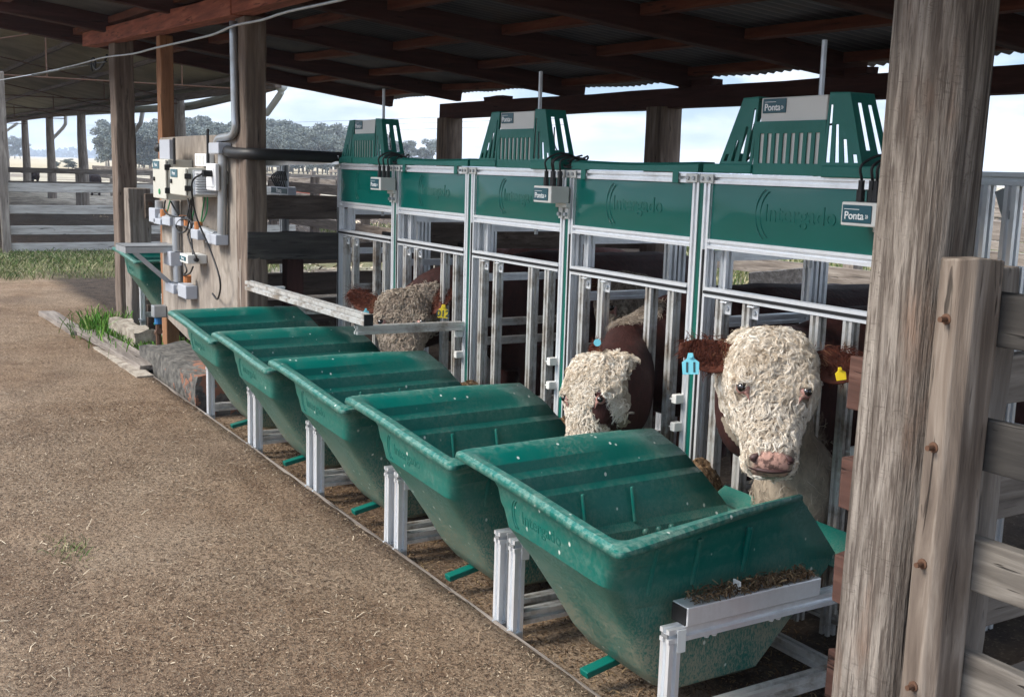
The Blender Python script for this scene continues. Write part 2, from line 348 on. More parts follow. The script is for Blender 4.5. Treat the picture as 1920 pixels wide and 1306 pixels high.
def chips(name, xy, z, lens, mat, tilt=.5, wid=(.0009, .0022), parent=None, kind='stuff', tonep=1.6, lift=.004, nrm=None):
    n = len(xy); P = np.column_stack([xy, z]); a = nrg.uniform(0, 2 * np.pi, n); L = nrg.uniform(lens[0], lens[1], n) * nrg.uniform(.4, 1, n) / 2
    t = nrg.normal(0, tilt, n)
    A = np.column_stack([np.cos(a) * np.cos(t), np.sin(a) * np.cos(t), np.sin(t)]) * L[:, None]
    B = np.cross(A / np.linalg.norm(A, axis=1, keepdims=True), unit(n) * .5 + [0, 0, 1]); B = B / np.linalg.norm(B, axis=1, keepdims=True) * nrg.uniform(wid[0], wid[1], n)[:, None]
    P[:, 2] += np.abs(A[:, 2]) * .75 + nrg.uniform(0, lift, n)
    return quads(name, P, A, B, nrg.beta(1.2, tonep, n), mat, parent, bend=np.column_stack([nrg.normal(0, .12, (n, 2)), np.abs(nrg.normal(0, .15, n))]) * L[:, None], origin=(0, 0, 0) if parent is None else None, kind=kind)
def blades(name, xy, z, h, mat, w=(.002, .004), kind='stuff', tonep=1.3, lean=.35):
    n = len(xy); H = nrg.uniform(h[0], h[1], n); d = nrg.normal(0, lean, (n, 2))
    A = np.column_stack([d * H[:, None], H]) / 2; a = nrg.uniform(0, np.pi, n)
    B = np.column_stack([np.cos(a), np.sin(a), np.zeros(n)]) * nrg.uniform(w[0], w[1], n)[:, None]
    return quads(name, np.column_stack([xy, z]) + A, A, B, nrg.beta(1.3, tonep, n), mat, bend=np.column_stack([-d * H[:, None] * .18, np.zeros(n)]), origin=(0, 0, 0), kind=kind)
# ------------------------------------------------------------------ ground: one sheet out to the horizon, with the feeding pit a step lower
def lin(m, v, a, b):
    x = m.n('ShaderNodeMapRange'); x.clamp = True; m.l(v, x.inputs[0]); x.inputs[1].default_value = a; x.inputs[2].default_value = b; return x.outputs[0]
m = NT('yard_ground', .96, spec=.15); c = m.co(rand=False); sx = m.sep(c); X_, Y_ = sx[0], sx[1]
nb = m.noise(c, .9, 5, .6); nm = m.noise(c, 7, 6, .7); nf = m.noise(c, 60, 5, .75); nv = m.noise(c, 190, 3, .7)
dirt = m.mix(m.ramp(nm, [(.32, 0.0), (.68, 1.0)]), (.155, .092, .053), (.325, .222, .142))
dirt = m.mix(m.ramp(nb, [(.42, 0.0), (.62, .65)]), dirt, (.36, .268, .185))
wet = m.ramp(m.noise(m.co((.8, 1.3, 1), rand=False), .75, 4, .6), [(.52, 0.0), (.66, .6)]); dirt = m.mix(wet, dirt, (.105, .066, .043))
dirt = m.mix(m.ramp(nf, [(.38, .9), (.52, 0.0)]), dirt, (.055, .033, .021))
dirt = m.mix(m.ramp(nv, [(.56, 0.0), (.68, .8)]), dirt, (.46, .37, .26))
mud = m.mix(m.ramp(nm, [(.35, 0.0), (.65, 1.0)]), (.030, .021, .016), (.085, .062, .046))
mud = m.mix(m.ramp(nf, [(.55, 0.0), (.68, .7)]), mud, (.22, .18, .14))
tramp = m.mix(m.ramp(m.noise(c, 2.2, 6, .75), [(.40, 0.0), (.60, 1.0)]), (.10, .078, .06), (.40, .35, .28))
turf = m.mix(m.ramp(nm, [(.35, 0.0), (.65, 1.0)]), (.07, .08, .028), (.19, .165, .085))
field = m.mix(m.ramp(m.noise(m.co((1, 1, 1), rand=False), .02, 5), [(.35, 0.0), (.65, 1.0)]), (.27, .215, .135), (.36, .30, .20))
wob = m.math('MULTIPLY', m.math('SUBTRACT', nb, .5), 3.0)
pen = lin(m, m.math('ADD', Y_, m.math('MULTIPLY', wob, .03)), 1.9, 2.1)
col = m.mix(pen, dirt, mud)
far_pen = lin(m, m.math('ADD', m.math('ADD', Y_, m.math('MULTIPLY', X_, -.16)), wob), 5.6, 7.5)
col = m.mix(far_pen, col, tramp)
grassR = m.math('MULTIPLY', lin(m, m.math('ADD', Y_, wob), 8.0, 10.0), lin(m, m.math('ADD', X_, m.math('MULTIPLY', Y_, 1.42)), -2.0, 1.0))
col = m.mix(m.math('MULTIPLY', grassR, m.ramp(m.noise(c, .8, 4), [(.35, .3), (.6, 1.0)])), col, turf)
gl = m.math('MULTIPLY', lin(m, m.math('ADD', X_, wob), -13.2, -14.2), lin(m, m.math('ADD', X_, wob), -18.4, -17.4))
col = m.mix(m.math('MULTIPLY', gl, .9), col, turf)
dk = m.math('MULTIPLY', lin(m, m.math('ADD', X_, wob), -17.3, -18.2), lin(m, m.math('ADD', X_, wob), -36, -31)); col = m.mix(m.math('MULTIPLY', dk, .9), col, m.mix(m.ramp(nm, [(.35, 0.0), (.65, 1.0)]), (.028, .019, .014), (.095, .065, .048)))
dist = m.math('SQRT', m.math('ADD', m.math('MULTIPLY', X_, X_), m.math('MULTIPLY', Y_, Y_)))
scrub = m.mix(m.ramp(m.noise(m.co((1, 1, 1), rand=False), .25, 5), [(.4, 0.0), (.6, 1.0)]), (.16, .13, .10), (.34, .30, .22))
col = m.mix(lin(m, dist, 38, 60), col, scrub)
col = m.mix(lin(m, dist, 105, 135), col, field)
m.color(col); m.bump(m.math('ADD', m.math('MULTIPLY', nm, 1.4), m.math('ADD', nf, m.math('MULTIPLY', nv, .4))), .022, 1.0); M['ground'] = m.m
def axis(lo, hi, near, step, far, extra=()):
    a = list(np.arange(near[0], near[1] + 1e-6, step)); x, d = near[1], step
    while x < hi: d *= 1.25; x += d; a.append(min(x, hi))
    x, d = near[0], step
    while x > lo: d *= 1.25; x -= d; a.append(max(x, lo))
    a = [v for v in a if all(abs(v - e) > .012 for e in extra)]
    return np.array(sorted(set(a + list(extra))))
gx = axis(-3500, 3500, (-13, 1.5), .07, 0, (-9.22, -9.18)); gy = axis(-3500, 3500, (-.6, 6.5), .07, 0, (1.650, 1.664))
GX, GY = np.meshgrid(gx, gy, indexing='ij')
def rough_z(x, y): return .010 * noise.noise((x * 1.3, y * 1.3, 0)) + .007 * noise.noise((x * 4.1, y * 4.1, 3)) + .0035 * noise.noise((x * 13, y * 13, 7))
def ground_z(x, y):
    z = 0.0
    if abs(x) < 40 and abs(y) < 40: z = rough_z(x, y)
    if y > 1.657 and x > -9.2: z += -.055 + (.05 * noise.noise((x * 1.6, y * 1.6, 9)) if y > 3 else 0)
    if y > 2.6 and x > -60 and y < 60: z += .03 * noise.noise((x * .7, y * .7, 1)) + .02 * noise.noise((x * 2.7, y * 2.7, 2))
    if y > 1.657 and -9.2 < x < -5.75 and y < 2.6: z -= .07
    return z
GZ = np.array([[ground_z(x, y) for y in gy] for x in gx])
nx_, ny_ = GX.shape
idx = np.arange(nx_ * ny_).reshape(nx_, ny_)
F = np.stack([idx[:-1, :-1], idx[1:, :-1], idx[1:, 1:], idx[:-1, 1:]], -1).reshape(-1, 4)
me = bpy.data.meshes.new('ground'); me.from_pydata(np.stack([GX, GY, GZ], -1).reshape(-1, 3).tolist(), [], F.tolist()); me.shade_smooth()
g = put_mesh('ground', me, M['ground'], origin=(0, 0, 0)); g['kind'] = 'structure'
# chaff and straw trodden into the alley
def in_alley(n, x0, x1, y0, y1, p=1.0):
    t = nrg.uniform(0, 1, n) ** p; return np.column_stack([x1 + (x0 - x1) * t, nrg.uniform(y0, y1, n)])
def zed(xy, off=0.0): return np.array([ground_z(a, b) for a, b in xy]) + off
xy = np.vstack([in_alley(125000, -6.5, -1.2, -.1, 1.645, 1.3), in_alley(16000, -11, -5, .3, 1.645)])
keep = np.array([noise.noise((a * 1.1, b * 1.1, 4)) + .35 * noise.noise((a * 5, b * 5, 8)) + rnd.uniform(-.4, .75) > .02 for a, b in xy]); xy = xy[keep]
chips('straw_chaff', xy, zed(xy), (.005, .021), M['chips'], tilt=.28, tonep=1.8, wid=(.0005, .0016))
xy = in_alley(420, -7, -1.3, .1, 1.64); chips('loose_straws', xy, zed(xy, .003), (.03, .085), M['chips'], tilt=.12, wid=(.0008, .0014), tonep=.8)
xy = in_alley(24000, -6.2, -1.4, 1.67, 2.6); chips('pit_chaff', xy, zed(xy), (.008, .03), M['feedchips'], tilt=.35, tonep=1.6)
xy = np.column_stack([nrg.uniform(-30, -2, 9000), nrg.uniform(5, 16, 9000)]); chips('trodden_straw', xy, zed(xy), (.03, .14), M['chips'], tilt=.3, wid=(.006, .02), tonep=.7)
# grass: strip before the left fence, tufts by the blocks, rough grass behind the pens
def patch(n, f): return np.array([p for p in (f() for _ in range(n)) if p is not None])
xy = patch(30000, lambda: (lambda x, y: (x, y) if noise.noise((x * .9, y * .9, 5)) + rnd.uniform(-.5, .6) + (.35 if x < -14.6 else -.3) > 0 else None)(rnd.uniform(-17.2, -13.3), rnd.uniform(.3, 5.2)))
blades('yard_grass', xy, zed(xy), (.015, .085), M['grassblade'], w=(.002, .005), lean=.6)
xy = np.vstack([nrg.normal((-8.95, 1.78), (.28, .10), (1700, 2)), nrg.normal((-8.15, 1.98), (.30, .12), (2200, 2))])
blades('green_grass', xy, zed(xy, -.02), (.06, .20), M['greengrass'], w=(.002, .0045), lean=.3)
xy = nrg.normal((-4.02, .62), (.07, .04), (110, 2)); blades('weed_tuft', xy, zed(xy), (.008, .03), M['grassblade'], w=(.001, .002), lean=1.0)
xy = patch(26000, lambda: (lambda x, y: (x, y) if noise.noise((x * .5, y * .5, 5)) + rnd.uniform(-.3, .5) > 0 else None)(rnd.uniform(-22, -5), rnd.uniform(8.3, 15)))
blades('pen_grass', xy, zed(xy), (.05, .20), M['grassblade'], w=(.005, .011), tonep=1.0)

# ------------------------------------------------------------------ the cattle shed over the feeders
shed = thing('cattle_shed', 'open timber shed with dark rafters and old corrugated roof over the feed bins', 'shed', (-6, 3.5, 0))
def raf_z(x, y):
    f = (y - 1.9) / 3.1; return (2.37 - .03 * (x + 9.6)) * (1 - f) + (2.02 - .065 * max(0, min(1, (x + 9.55) / 2.2))) * f
RAF = [-11.1, -9.55, -7.53, -5.98, -4.62, -3.25, -1.85, -.5]
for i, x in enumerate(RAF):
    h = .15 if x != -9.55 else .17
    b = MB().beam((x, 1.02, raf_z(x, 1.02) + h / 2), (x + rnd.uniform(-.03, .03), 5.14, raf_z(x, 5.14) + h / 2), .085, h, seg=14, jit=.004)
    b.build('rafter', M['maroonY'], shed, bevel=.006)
for y in (1.15, 1.95, 2.75, 3.5, 4.2, 4.95):
    for i in range(len(RAF) - 1):
        x0, x1 = RAF[i] + .05, RAF[i + 1] - .05
        MB().beam((x0, y, raf_z(x0, y) + .100), (x1, y, raf_z(x1, y) + .100), .085, .055, seg=4, jit=.003).build('purlin', M['purlin'], shed, bevel=.004)
# corrugated sheets (waves along X, sagging a little)
xs = np.arange(-12.2, .6, .0095); ys = np.linspace(.95, 5.34, 12)
b = MB(); vs = []
for y in ys:
    for x in xs: vs.append((x, y, raf_z(x, y) + .140 + .010 * math.sin(x * 2 * math.pi / .076) + .012 * noise.noise((x * .8, y * .8, 3)) + (.012 * noise.noise((x * 2.2, 0, 8)) if y > 5.2 else 0)))
n = len(xs); b.add(vs, [(j * n + i, j * n + i + 1, (j + 1) * n + i + 1, (j + 1) * n + i) for j in range(len(ys) - 1) for i in range(n - 1)])
b.build('roof', M['roof'], shed, smooth=True, angle=0)
# front beam in two lengths, carried by the posts
p = [ay(168, 76, 1.95), ay(452, 11, 1.95)]
MB().beam(p[0], p[1], .12, .118, seg=10, jit=.004).build('front_beam', M['redX'], shed, bevel=.006)
MB().beam(p[1] + Vector((.003, .004, .012)), (-1.3, 1.96, 2.13), .12, .125, seg=12, jit=.004).build('front_beam', M['redX'], shed, bevel=.006)
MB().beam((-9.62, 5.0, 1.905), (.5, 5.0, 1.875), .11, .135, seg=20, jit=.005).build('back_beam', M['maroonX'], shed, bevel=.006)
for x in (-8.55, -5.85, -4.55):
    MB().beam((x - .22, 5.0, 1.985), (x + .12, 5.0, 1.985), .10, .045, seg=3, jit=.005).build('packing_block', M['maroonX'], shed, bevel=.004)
def log(x, y, z0, z1, r, lean=(0, 0), n=12, seg=16, flat=.0, lobes=0, sq=1.0):
    b = MB(); rings = []
    for i in range(seg + 1):
        t = i / seg; z = z0 + (z1 - z0) * t; ring = []
        for k in range(n):
            a = 2 * math.pi * k / n; rr = r * (1 + .05 * noise.noise((math.cos(a) * 1.5 + x * 3, math.sin(a) * 1.5, z * .9)) + .02 * noise.noise((a * 5, z * 6, x)))
            rr *= 1 / (abs(math.cos(a)) ** 6 + abs(math.sin(a)) ** 6) ** (1 / 6 * sq) if sq else 1
            ring.append((x + lean[0] * t + math.cos(a) * rr, y + lean[1] * t + math.sin(a) * rr, z))
        rings.append(ring)
    return b.loft(rings)
# posts: the two at the left end, the back row, and the big sawn one in front of the viewer
MB().beam((-9.64, 2.03, -.05), (-9.64, 2.03, 2.40), .21, .155, up=(0, 1, 0), seg=14, jit=.004).build('post', M['postZ'], shed, bevel=.012)
MB().beam((-6.235, 2.013, -.05), (-6.235, 2.013, 2.17), .185, .125, up=(0, 1, 0), seg=14, jit=.004).build('post', M['postZ'], shed, bevel=.012)
for x in (-9.5, -6.27, -2.9): log(x, 5.0, -.1, 1.84, .105, n=16, sq=.8).build('post', M['postZ'], shed, smooth=True, angle=25)
MB().beam((-8.21, 2.03, -.05), (-8.21, 2.03, 2.24), .115, .095, up=(0, 1, 0), seg=9, jit=.004).build('post', M['tan'], shed, bevel=.008)
# big post: two rounded lobes with a shallow groove between them
b = MB(); rings = []
for i in range(41):
    t = i / 40; z = -.06 + 2.36 * t; ring = []; cx, cy = -1.583 + .030 * t, 1.965
    for k in range(40):
        a = 2 * math.pi * k / 40; r = .086 / (abs(math.cos(a - .16)) ** 4.5 + abs(math.sin(a - .16)) ** 4.5) ** (1 / 4.5)
        da = (a - math.radians(322) + math.pi) % (2 * math.pi) - math.pi
        r -= .010 * math.exp(-(da / .11) ** 2)
        r *= 1 + .025 * noise.noise((math.cos(a) * 2, math.sin(a) * 2, z * 1.2)) + .012 * noise.noise((math.cos(a) * 6, math.sin(a) * 6, z * 3.2)) + .006 * noise.noise((math.cos(a) * 18, math.sin(a) * 18, z * 2))
        ring.append((cx + math.cos(a) * r * (1.02 - .03 * t), cy + math.sin(a) * r, z))
    rings.append(ring)
b.loft(rings).build('post', M['post'], shed, smooth=True, angle=0)['label'] = 'thick pale grey sawn post nearest the viewer'

# ------------------------------------------------------------------ second shed beyond, on round poles
far = thing('open_shed', 'long open shed with a mossy roof on round grey poles, beyond the left fence', 'shed', (-30, 4, 0))
E0 = ay(532, 146, 6.0); XG = E0.x                                      # eave corner of the gable end
xs = np.arange(-64, XG, .05); top = []; b = MB()
def roof2(x, y): return E0.z - .19 * (y - 6.0) - .0035 * (x - XG) + .03 * noise.noise((x * .25, y * .4, 2))
ys = np.linspace(-3.0, 6.12, 9); n = len(xs)
vs = [(x, y, roof2(x, y) + .016 * math.sin(x * 2 * math.pi / .2)) for y in ys for x in xs]
b.add(vs, [(j * n + i, j * n + i + 1, (j + 1) * n + i + 1, (j + 1) * n + i) for j in range(len(ys) - 1) for i in range(n - 1)])
o = b.build('roof', M['roof2'], far, smooth=True, angle=0); sm = o.modifiers.new('thick', 'SOLIDIFY'); sm.thickness = .02; sm.offset = 1
for y in np.linspace(-2.6, 5.6, 8):
    MB().beam((-63, y, roof2(-63, y) - .05), (XG - .1, y, roof2(XG, y) - .05), .05, .07).build('purlin', M['brownX'], far)
MB().beam((-63, 5.95, roof2(-63, 5.95) - .09), (XG - .1, 5.95, roof2(XG, 5.95) - .09), .10, .12).build('eave_beam', M['brownX'], far)
for x in (XG - .25, XG - 6, XG - 12, XG - 19, XG - 27, XG - 36):           # light steel trusses
    z = E0.z - .13
    MB().tube([(x, -2.8, z - .10), (x, 5.9, z - .06)], .013, 6).build('truss_chord', M['rust'], far)
    MB().tube([(x, 5.9, z + .02), (x, -2.8, z + 1.62)], .013, 6).build('truss_chord', M['rust'], far)
    MB().tube([(x, 2.6, z - .08), (x, 2.6, z + .58)], .012, 6).build('truss_web', M['rust'], far); MB().tube([(x, -.1, z - .09), (x, 2.6, z + .55)], .012, 6).build('truss_web', M['rust'], far); MB().tube([(x, 4.5, z - .07), (x, 4.5, z + .25)], .012, 6).build('truss_web', M['rust'], far)
PX = [335, 240, 152, 92, 45, 6]
POLE = [ay(q, 205, 6.0).x for q in PX]
for i, x in enumerate(POLE):
    b = MB(); zt = roof2(x, 6) - .1
    b.tube(spline([(x, 6, -.1), (x + rnd.uniform(-.05, .05), 6.02, 1.0), (x + rnd.uniform(-.06, .06), 6.0, 1.9), (x, 6, zt)], 12), [.15 - .003 * k for k in range(13)], 10)
    b.build('pole', M['greyZ'], far, smooth=True, angle=60)
gp = [ay(523, 158, 6.22), ay(480, 170, 6.22), ay(435, 181, 6.22), ay(385, 193, 6.22), ay(335, 201, 6.22), ay(200, 208, 6.22), ay(60, 218, 6.22), ay(2, 226, 6.22)]
MB().tube(spline(gp, 28), .085, 8).build('gutter', M['gutter'], far, smooth=True)
def pipe(pts): MB().tube([ay(x, y, 6.25) for x, y in pts], .055, 8).build('downpipe', M['pvc'], far, smooth=True, angle=60)
pipe([(526, 158), (527, 174), (522, 182), (500, 213)]); MB().ball(ay(527, 160, 6.22), .11, 6).build('gutter_end', M['pvc'], far, smooth=True, angle=60)
pipe([(267, 198), (267, 212), (264, 230), (250, 250)]); pipe([(123, 210), (123, 232), (118, 240), (97, 262), (98, 282)]); pipe([(32, 232), (10, 247), (14, 318)])

# ------------------------------------------------------------------ far land: woods, gum trees, hills of trees at the skyline
def gum(seed, h=7.6, n=3000):
    r = random.Random(seed); tr = MB(); ends = []
    lean = (r.uniform(-.3, .3), r.uniform(-.3, .3))
    tr.tube([(0, 0, -.2), (lean[0] * .4, lean[1] * .4, h * .35), (lean[0], lean[1], h * .62)], [.13, .09, .06], 7)
    for i in range(8):
        a = r.uniform(0, 6.28); z = h * r.uniform(.38, .64); L = h * r.uniform(.14, .30)
        e = (lean[0] + math.cos(a) * L * .75, lean[1] + math.sin(a) * L * .75, z + L); tr.tube([(lean[0] * .8, lean[1] * .8, z), ((lean[0] + e[0]) / 2, (lean[1] + e[1]) / 2, z + L * .6), e], [.06, .04, .02], 5); ends.append(e)
    ends += [(lean[0] + r.uniform(-.5, .5), lean[1] + r.uniform(-.5, .5), h * r.uniform(.7, .92)) for _ in range(4)]
    ends += [(r.uniform(-1.2, 1.2), r.uniform(-1.2, 1.2), h * r.uniform(.12, .5)) for _ in range(7)]
    E = np.array(ends); k = nrg.integers(0, len(E), n); P = E[k] + unit(n) * (nrg.uniform(.2, 1, n) ** .6)[:, None] * np.array([.85, .85, .62])
    A = unit(n) * nrg.uniform(.06, .14, n)[:, None]; B = np.cross(A, unit(n)); B = B / np.linalg.norm(B, axis=1, keepdims=True) * nrg.uniform(.05, .12, n)[:, None]
    t = thing('gum_tree', 'tall grey green gum tree in the dense row on the skyline', 'tree', (0, 0, 0), 'gum trees along the skyline')
    tr.build('trunk', M['bark'], t, smooth=True, angle=0); quads('crown', P, A, B, np.clip(nrg.beta(1.3, 2.0, n) , 0, 1), M['leaf'], t)
    return t
protos = [gum(s) for s in (1, 2, 3, 4)]
for q in protos: q.location = (0, 0, -500)
def horiz(x): return 280.3 + .0294 * (x + 304)
first = [True] * 4
def plant(px, dpx, hpx, k=None):
    k = rnd.randrange(4) if k is None else k
    p = az(px, horiz(px) + dpx, 0); d = (p - CAM).length; s = hpx / FPX * d / 7.4
    o = protos[k] if first[k] else copy_tree(protos[k]); first[k] = False
    o.location = (p.x, p.y, 0); o.scale = (s * rnd.uniform(.95, 1.25),) * 2 + (s,); o.rotation_euler = (0, 0, rnd.uniform(0, 6.28)); return o
x = 198
while x < 664:
    plant(x + rnd.uniform(-5, 5), rnd.uniform(15, 18), rnd.uniform(66, 94) * (.92 if x < 300 else 1)); x += rnd.uniform(5, 9)
x = 205
while x < 660: plant(x, rnd.uniform(19, 22), rnd.uniform(62, 84)); x += rnd.uniform(7, 11)
for x, hh in ((742, 66), (757, 62), (770, 58), (786, 54), (797, 46), (812, 66), (680, 70), (700, 72), (722, 70)): plant(x, 15, hh)
for x, hh in ((18, 34), (28, 38), (38, 36), (47, 30)):
    plant(x, 7.5, hh)['label'] = 'gum tree in the small far clump at the left end of the pale field'
for x, hh in ((106, 14), (128, 19), (136, 17)):
    o = plant(x, 26, hh); o['label'] = 'low dark bush in the pale field between the far poles'; o['category'] = 'bush'; o.name = 'field_bush'; o['group'] = 'bushes in the field'; o.scale = (o.scale[0] * 2.0, o.scale[1] * 2.0, o.scale[2])
# far woods as one mass on the skyline, distance haze tinted into their blue
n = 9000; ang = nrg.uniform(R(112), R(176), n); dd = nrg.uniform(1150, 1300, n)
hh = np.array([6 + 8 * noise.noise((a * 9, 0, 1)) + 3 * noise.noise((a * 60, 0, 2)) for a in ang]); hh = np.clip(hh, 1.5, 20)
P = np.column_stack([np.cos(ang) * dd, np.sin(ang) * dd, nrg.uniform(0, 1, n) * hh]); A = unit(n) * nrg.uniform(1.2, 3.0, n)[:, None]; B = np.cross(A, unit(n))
m = NT('haze_tinted_woods', .95, spec=.1); m.color((.07, .095, .115)); M['farwoods'] = m.m
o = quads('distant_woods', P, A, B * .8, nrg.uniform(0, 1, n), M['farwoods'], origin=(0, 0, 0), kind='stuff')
# power lines
def wire(name, pts, r, mat, label, cat, sag=0, group=None):
    return tag(MB().tube(spline(pts, 40), r, 5).build(name, mat, smooth=True, angle=0), label, cat, group)
for i, (ya, yb, dy) in enumerate(((213, 160, 'highest'), (222, 170, 'middle'), (232, 182, 'lowest'))):
    P0, P1 = ay(150, ya + 22, 60), ay(1060, yb + 52, 60); mid = (P0 + P1) / 2; mid.z -= .5
    wire('power_line', [P0, mid, P1], .022, M['black'], f'{dy} of the three thin power lines crossing the sky before the gum trees', 'power line', group='power lines')
# ------------------------------------------------------------------ feeding gates: five bays of slotted aluminium, local x = 0 at the left boundary
W, DG, XL0 = .8133, 2.52, -6.173
a_ = .0325
ORD = ['leftmost', 'second', 'middle', 'fourth', 'rightmost']
BAYWHAT = ['farthest feeding gate at the left end, under the small far reader cage', 'feeding gate with the bull wearing a yellow tag below its panel', 'feeding gate below the middle slatted cage', 'feeding gate where the white faced bull looks down at the feed', 'nearest feeding gate with the big white curly face before it']
def make_gate():
    x0 = XL0; g = thing('feeding_gate', BAYWHAT[0], 'gate', (x0 + W / 2, DG, 0), 'feeding gates')
    def vert(xa, z0, z1, name, mat='alu', s=a_, y=DG): MB().tslot((x0 + xa, y, z0), (x0 + xa, y, z1), s, (0, 1, 0)).build(name, M[mat], g)
    def hor(xa, xb, z, name, mat='alu', s=a_, y=DG): MB().tslot((x0 + xa, y, z), (x0 + xb, y, z), s, (0, 0, 1)).build(name, M[mat], g)
    vert(.030, -.06, 1.384, 'post'); vert(W - .028, -.06, 1.384, 'post')
    MB().box((x0 + W - .0105, DG - .012, -.06), (x0 + W + .0125, DG + .012, 1.375)).build('cover_strip', M['strip'], g)
    MB().box((x0 + .0258, DG - .0195, .0), (x0 + .0342, DG - .012, 1.13)).build('slot_insert', M['black'], g)
    hor(.047, W - .046, 1.3685, 'top_rail'); hor(.047, W - .046, 1.151, 'lower_rail'); hor(.047, W - .046, .988, 'middle_rail', y=DG - .004)
    MB().box((x0 + .047, DG - .0245, .9835), (x0 + W - .046, DG - .0165, .9925)).build('slot_insert', M['black'], g)
    # pressed sheet, slightly dished
    b = MB(); nu, nv = 24, 8; vs = []
    for j in range(nv + 1):
        for i in range(nu + 1):
            u, v = i / nu, j / nv
            vs.append((x0 + .047 + (W - .093) * u, DG - .006 - .007 * math.sin(math.pi * u) ** .6 * math.sin(math.pi * v) ** .6 + .0022 * noise.noise((u * 4, v * 3, 2)), 1.167 + .1855 * v))
    b.add(vs, [(j * (nu + 1) + i, j * (nu + 1) + i + 1, (j + 1) * (nu + 1) + i + 1, (j + 1) * (nu + 1) + i) for j in range(nv) for i in range(nu)])
    p = b.build('panel', M['panel'], g, smooth=True, angle=0)
    text('embossed_lettering', 'Intergado', .078, (x0 + .455, DG - .0125, 1.265), M['panel'], p, extrude=.0014)
    for q, rr in ((0, .085), (.016, .079)):
        arcs = MB()
        pts = [(x0 + .275 + q + .055 - rr * math.cos(t) * .75, DG - .0125, 1.262 + rr * math.sin(t)) for t in np.linspace(-1.15, 1.15, 15)]
        arcs.tube(pts, .0014, 5)
        arcs.build('embossed_mark', M['panel'], p, smooth=True, angle=0)
    for xa, d in ((.123, 'aludirty'), (.253, 'aludirty'), (.552, 'aludirty'), (.681, 'aludirty')):
        MB().tslot((x0 + xa, DG + .001, .0), (x0 + xa, DG + .001, .970), .0345, (0, 1, 0)).build('bar', M[d], g)
    hor(.047, W - .046, .055, 'bottom_rail', 'aludirty', y=DG + .02)
    def bracket(xa, z, sx=.026, sz=.042, y=DG - .019, bolts=((0, 0),), side=False):
        b = MB().box((x0 + xa - sx / 2, y - .004, z - sz / 2), (x0 + xa + sx / 2, y, z + sz / 2)); k = b.build('bracket', M['plate'], g, bevel=.002)
        for bx, bz in bolts: MB().tube([(x0 + xa + bx, y - .004, z + bz), (x0 + xa + bx, y - .0105, z + bz)], .0065, 8).build('bolt', M['galv'], k, smooth=True)
    bracket(.032, 1.3685, .066, .030, bolts=((-.018, 0), (.014, 0))); bracket(W - .046, 1.3685, .060, .030, bolts=((-.014, 0), (.014, 0)))
    for xa in (.152, .282):                                             # plates on the bars' flanks
        b = MB().box((x0 + xa - .012, DG - .006, .922), (x0 + xa + .018, DG - .001, .966)).box((x0 + xa - .012, DG - .03, .962), (x0 + xa + .020, DG - .006, .967)); k = b.build('bracket', M['alu'], g, bevel=.0015)
        MB().tube([(x0 + xa + .004, DG - .006, .942), (x0 + xa + .004, DG - .012, .942)], .0075, 8).build('bolt', M['galv'], k, smooth=True)
    for z in (.60, .50):                                                # latch pieces on the right post
        b = MB().box((x0 + W - .056, DG - .052, z - .016), (x0 + W - .030, DG - .016, z + .016)).box((x0 + W - .078, DG - .043, z - .008), (x0 + W - .054, DG - .036, z - .002))
        b.build('latch', M['plate'], g, bevel=.003)
    vert(.075, 1.0, 1.13, 'stub_post', y=DG + .05)
    return g
gates = [make_gate()]
for k in range(1, 5):
    g = copy_tree(gates[0]); g.location.x += W * k; g['label'] = BAYWHAT[k]; gates.append(g)
# side dividers running back into the pens
DIVWHAT = ['left end of the row of gates', 'gate post left of the bull with the yellow tag', 'gate post between the second and the middle gate', 'gate post beside the middle reader cage', 'gate post left of the big curly face', 'post hidden behind the big sawn timber']
def make_div():
    x = XL0; d = thing('stall_divider', 'aluminium stall divider behind the ' + DIVWHAT[0], 'divider', (x, 2.9, 0), 'stall dividers')
    for z, n in ((1.105, 'top_rail'), (.872, 'rail'), (.655, 'rail'), (.565, 'rail'), (.25, 'rail')):
        MB().tslot((x, 2.58, z), (x, 3.03, z), .034, (0, 0, 1)).build(n, M['alu' if z > .8 else 'aludirty'], d)
    MB().tslot((x, 2.562, -.1), (x, 2.562, 1.12), .034).build('post', M['alu'], d)
    for y in (3.05, 3.10): MB().tslot((x, y, -.1), (x, y, 1.13), .040).build('post', M['alu'], d)
    return d
dv = make_div()
for k in range(1, 6):
    c = copy_tree(dv); c.location.x += W * k; c['label'] = 'aluminium stall divider behind the ' + DIVWHAT[k]

# slatted reader cages on bays 1, 3, 5
CAGEWHAT = ['smallest looking green slatted reader cage, above the far left gate', 'green slatted reader cage on the middle gate', 'largest looking green slatted reader cage, nearest the big sawn post']
def slat_panel(b, P, u, v, wid, hgt, slots, th, nrm):
    """sheet with holes: columns between slots; slots = list of (u0,u1,v0,v1) not overlapping in u"""
    us = [0] + [q for s in slots for q in (s[0], s[1])] + [wid]
    def quad(u0, u1, v0, v1):
        if u1 - u0 < 1e-5 or v1 - v0 < 1e-5: return
        c = [P(uu, vv) for uu, vv in ((u0, v0), (u1, v0), (u1, v1), (u0, v1))]
        b.add(c + [q + nrm * th for q in c], [(0, 1, 2, 3), (7, 6, 5, 4), (0, 4, 5, 1), (1, 5, 6, 2), (2, 6, 7, 3), (3, 7, 4, 0)])
    for i in range(len(us) - 1):
        u0, u1 = us[i], us[i + 1]
        if i % 2 == 0: quad(u0, u1, 0, hgt(u0, u1))
        else:
            s = slots[i // 2]; quad(u0, u1, 0, s[2]); quad(u0, u1, s[3], hgt(u0, u1))
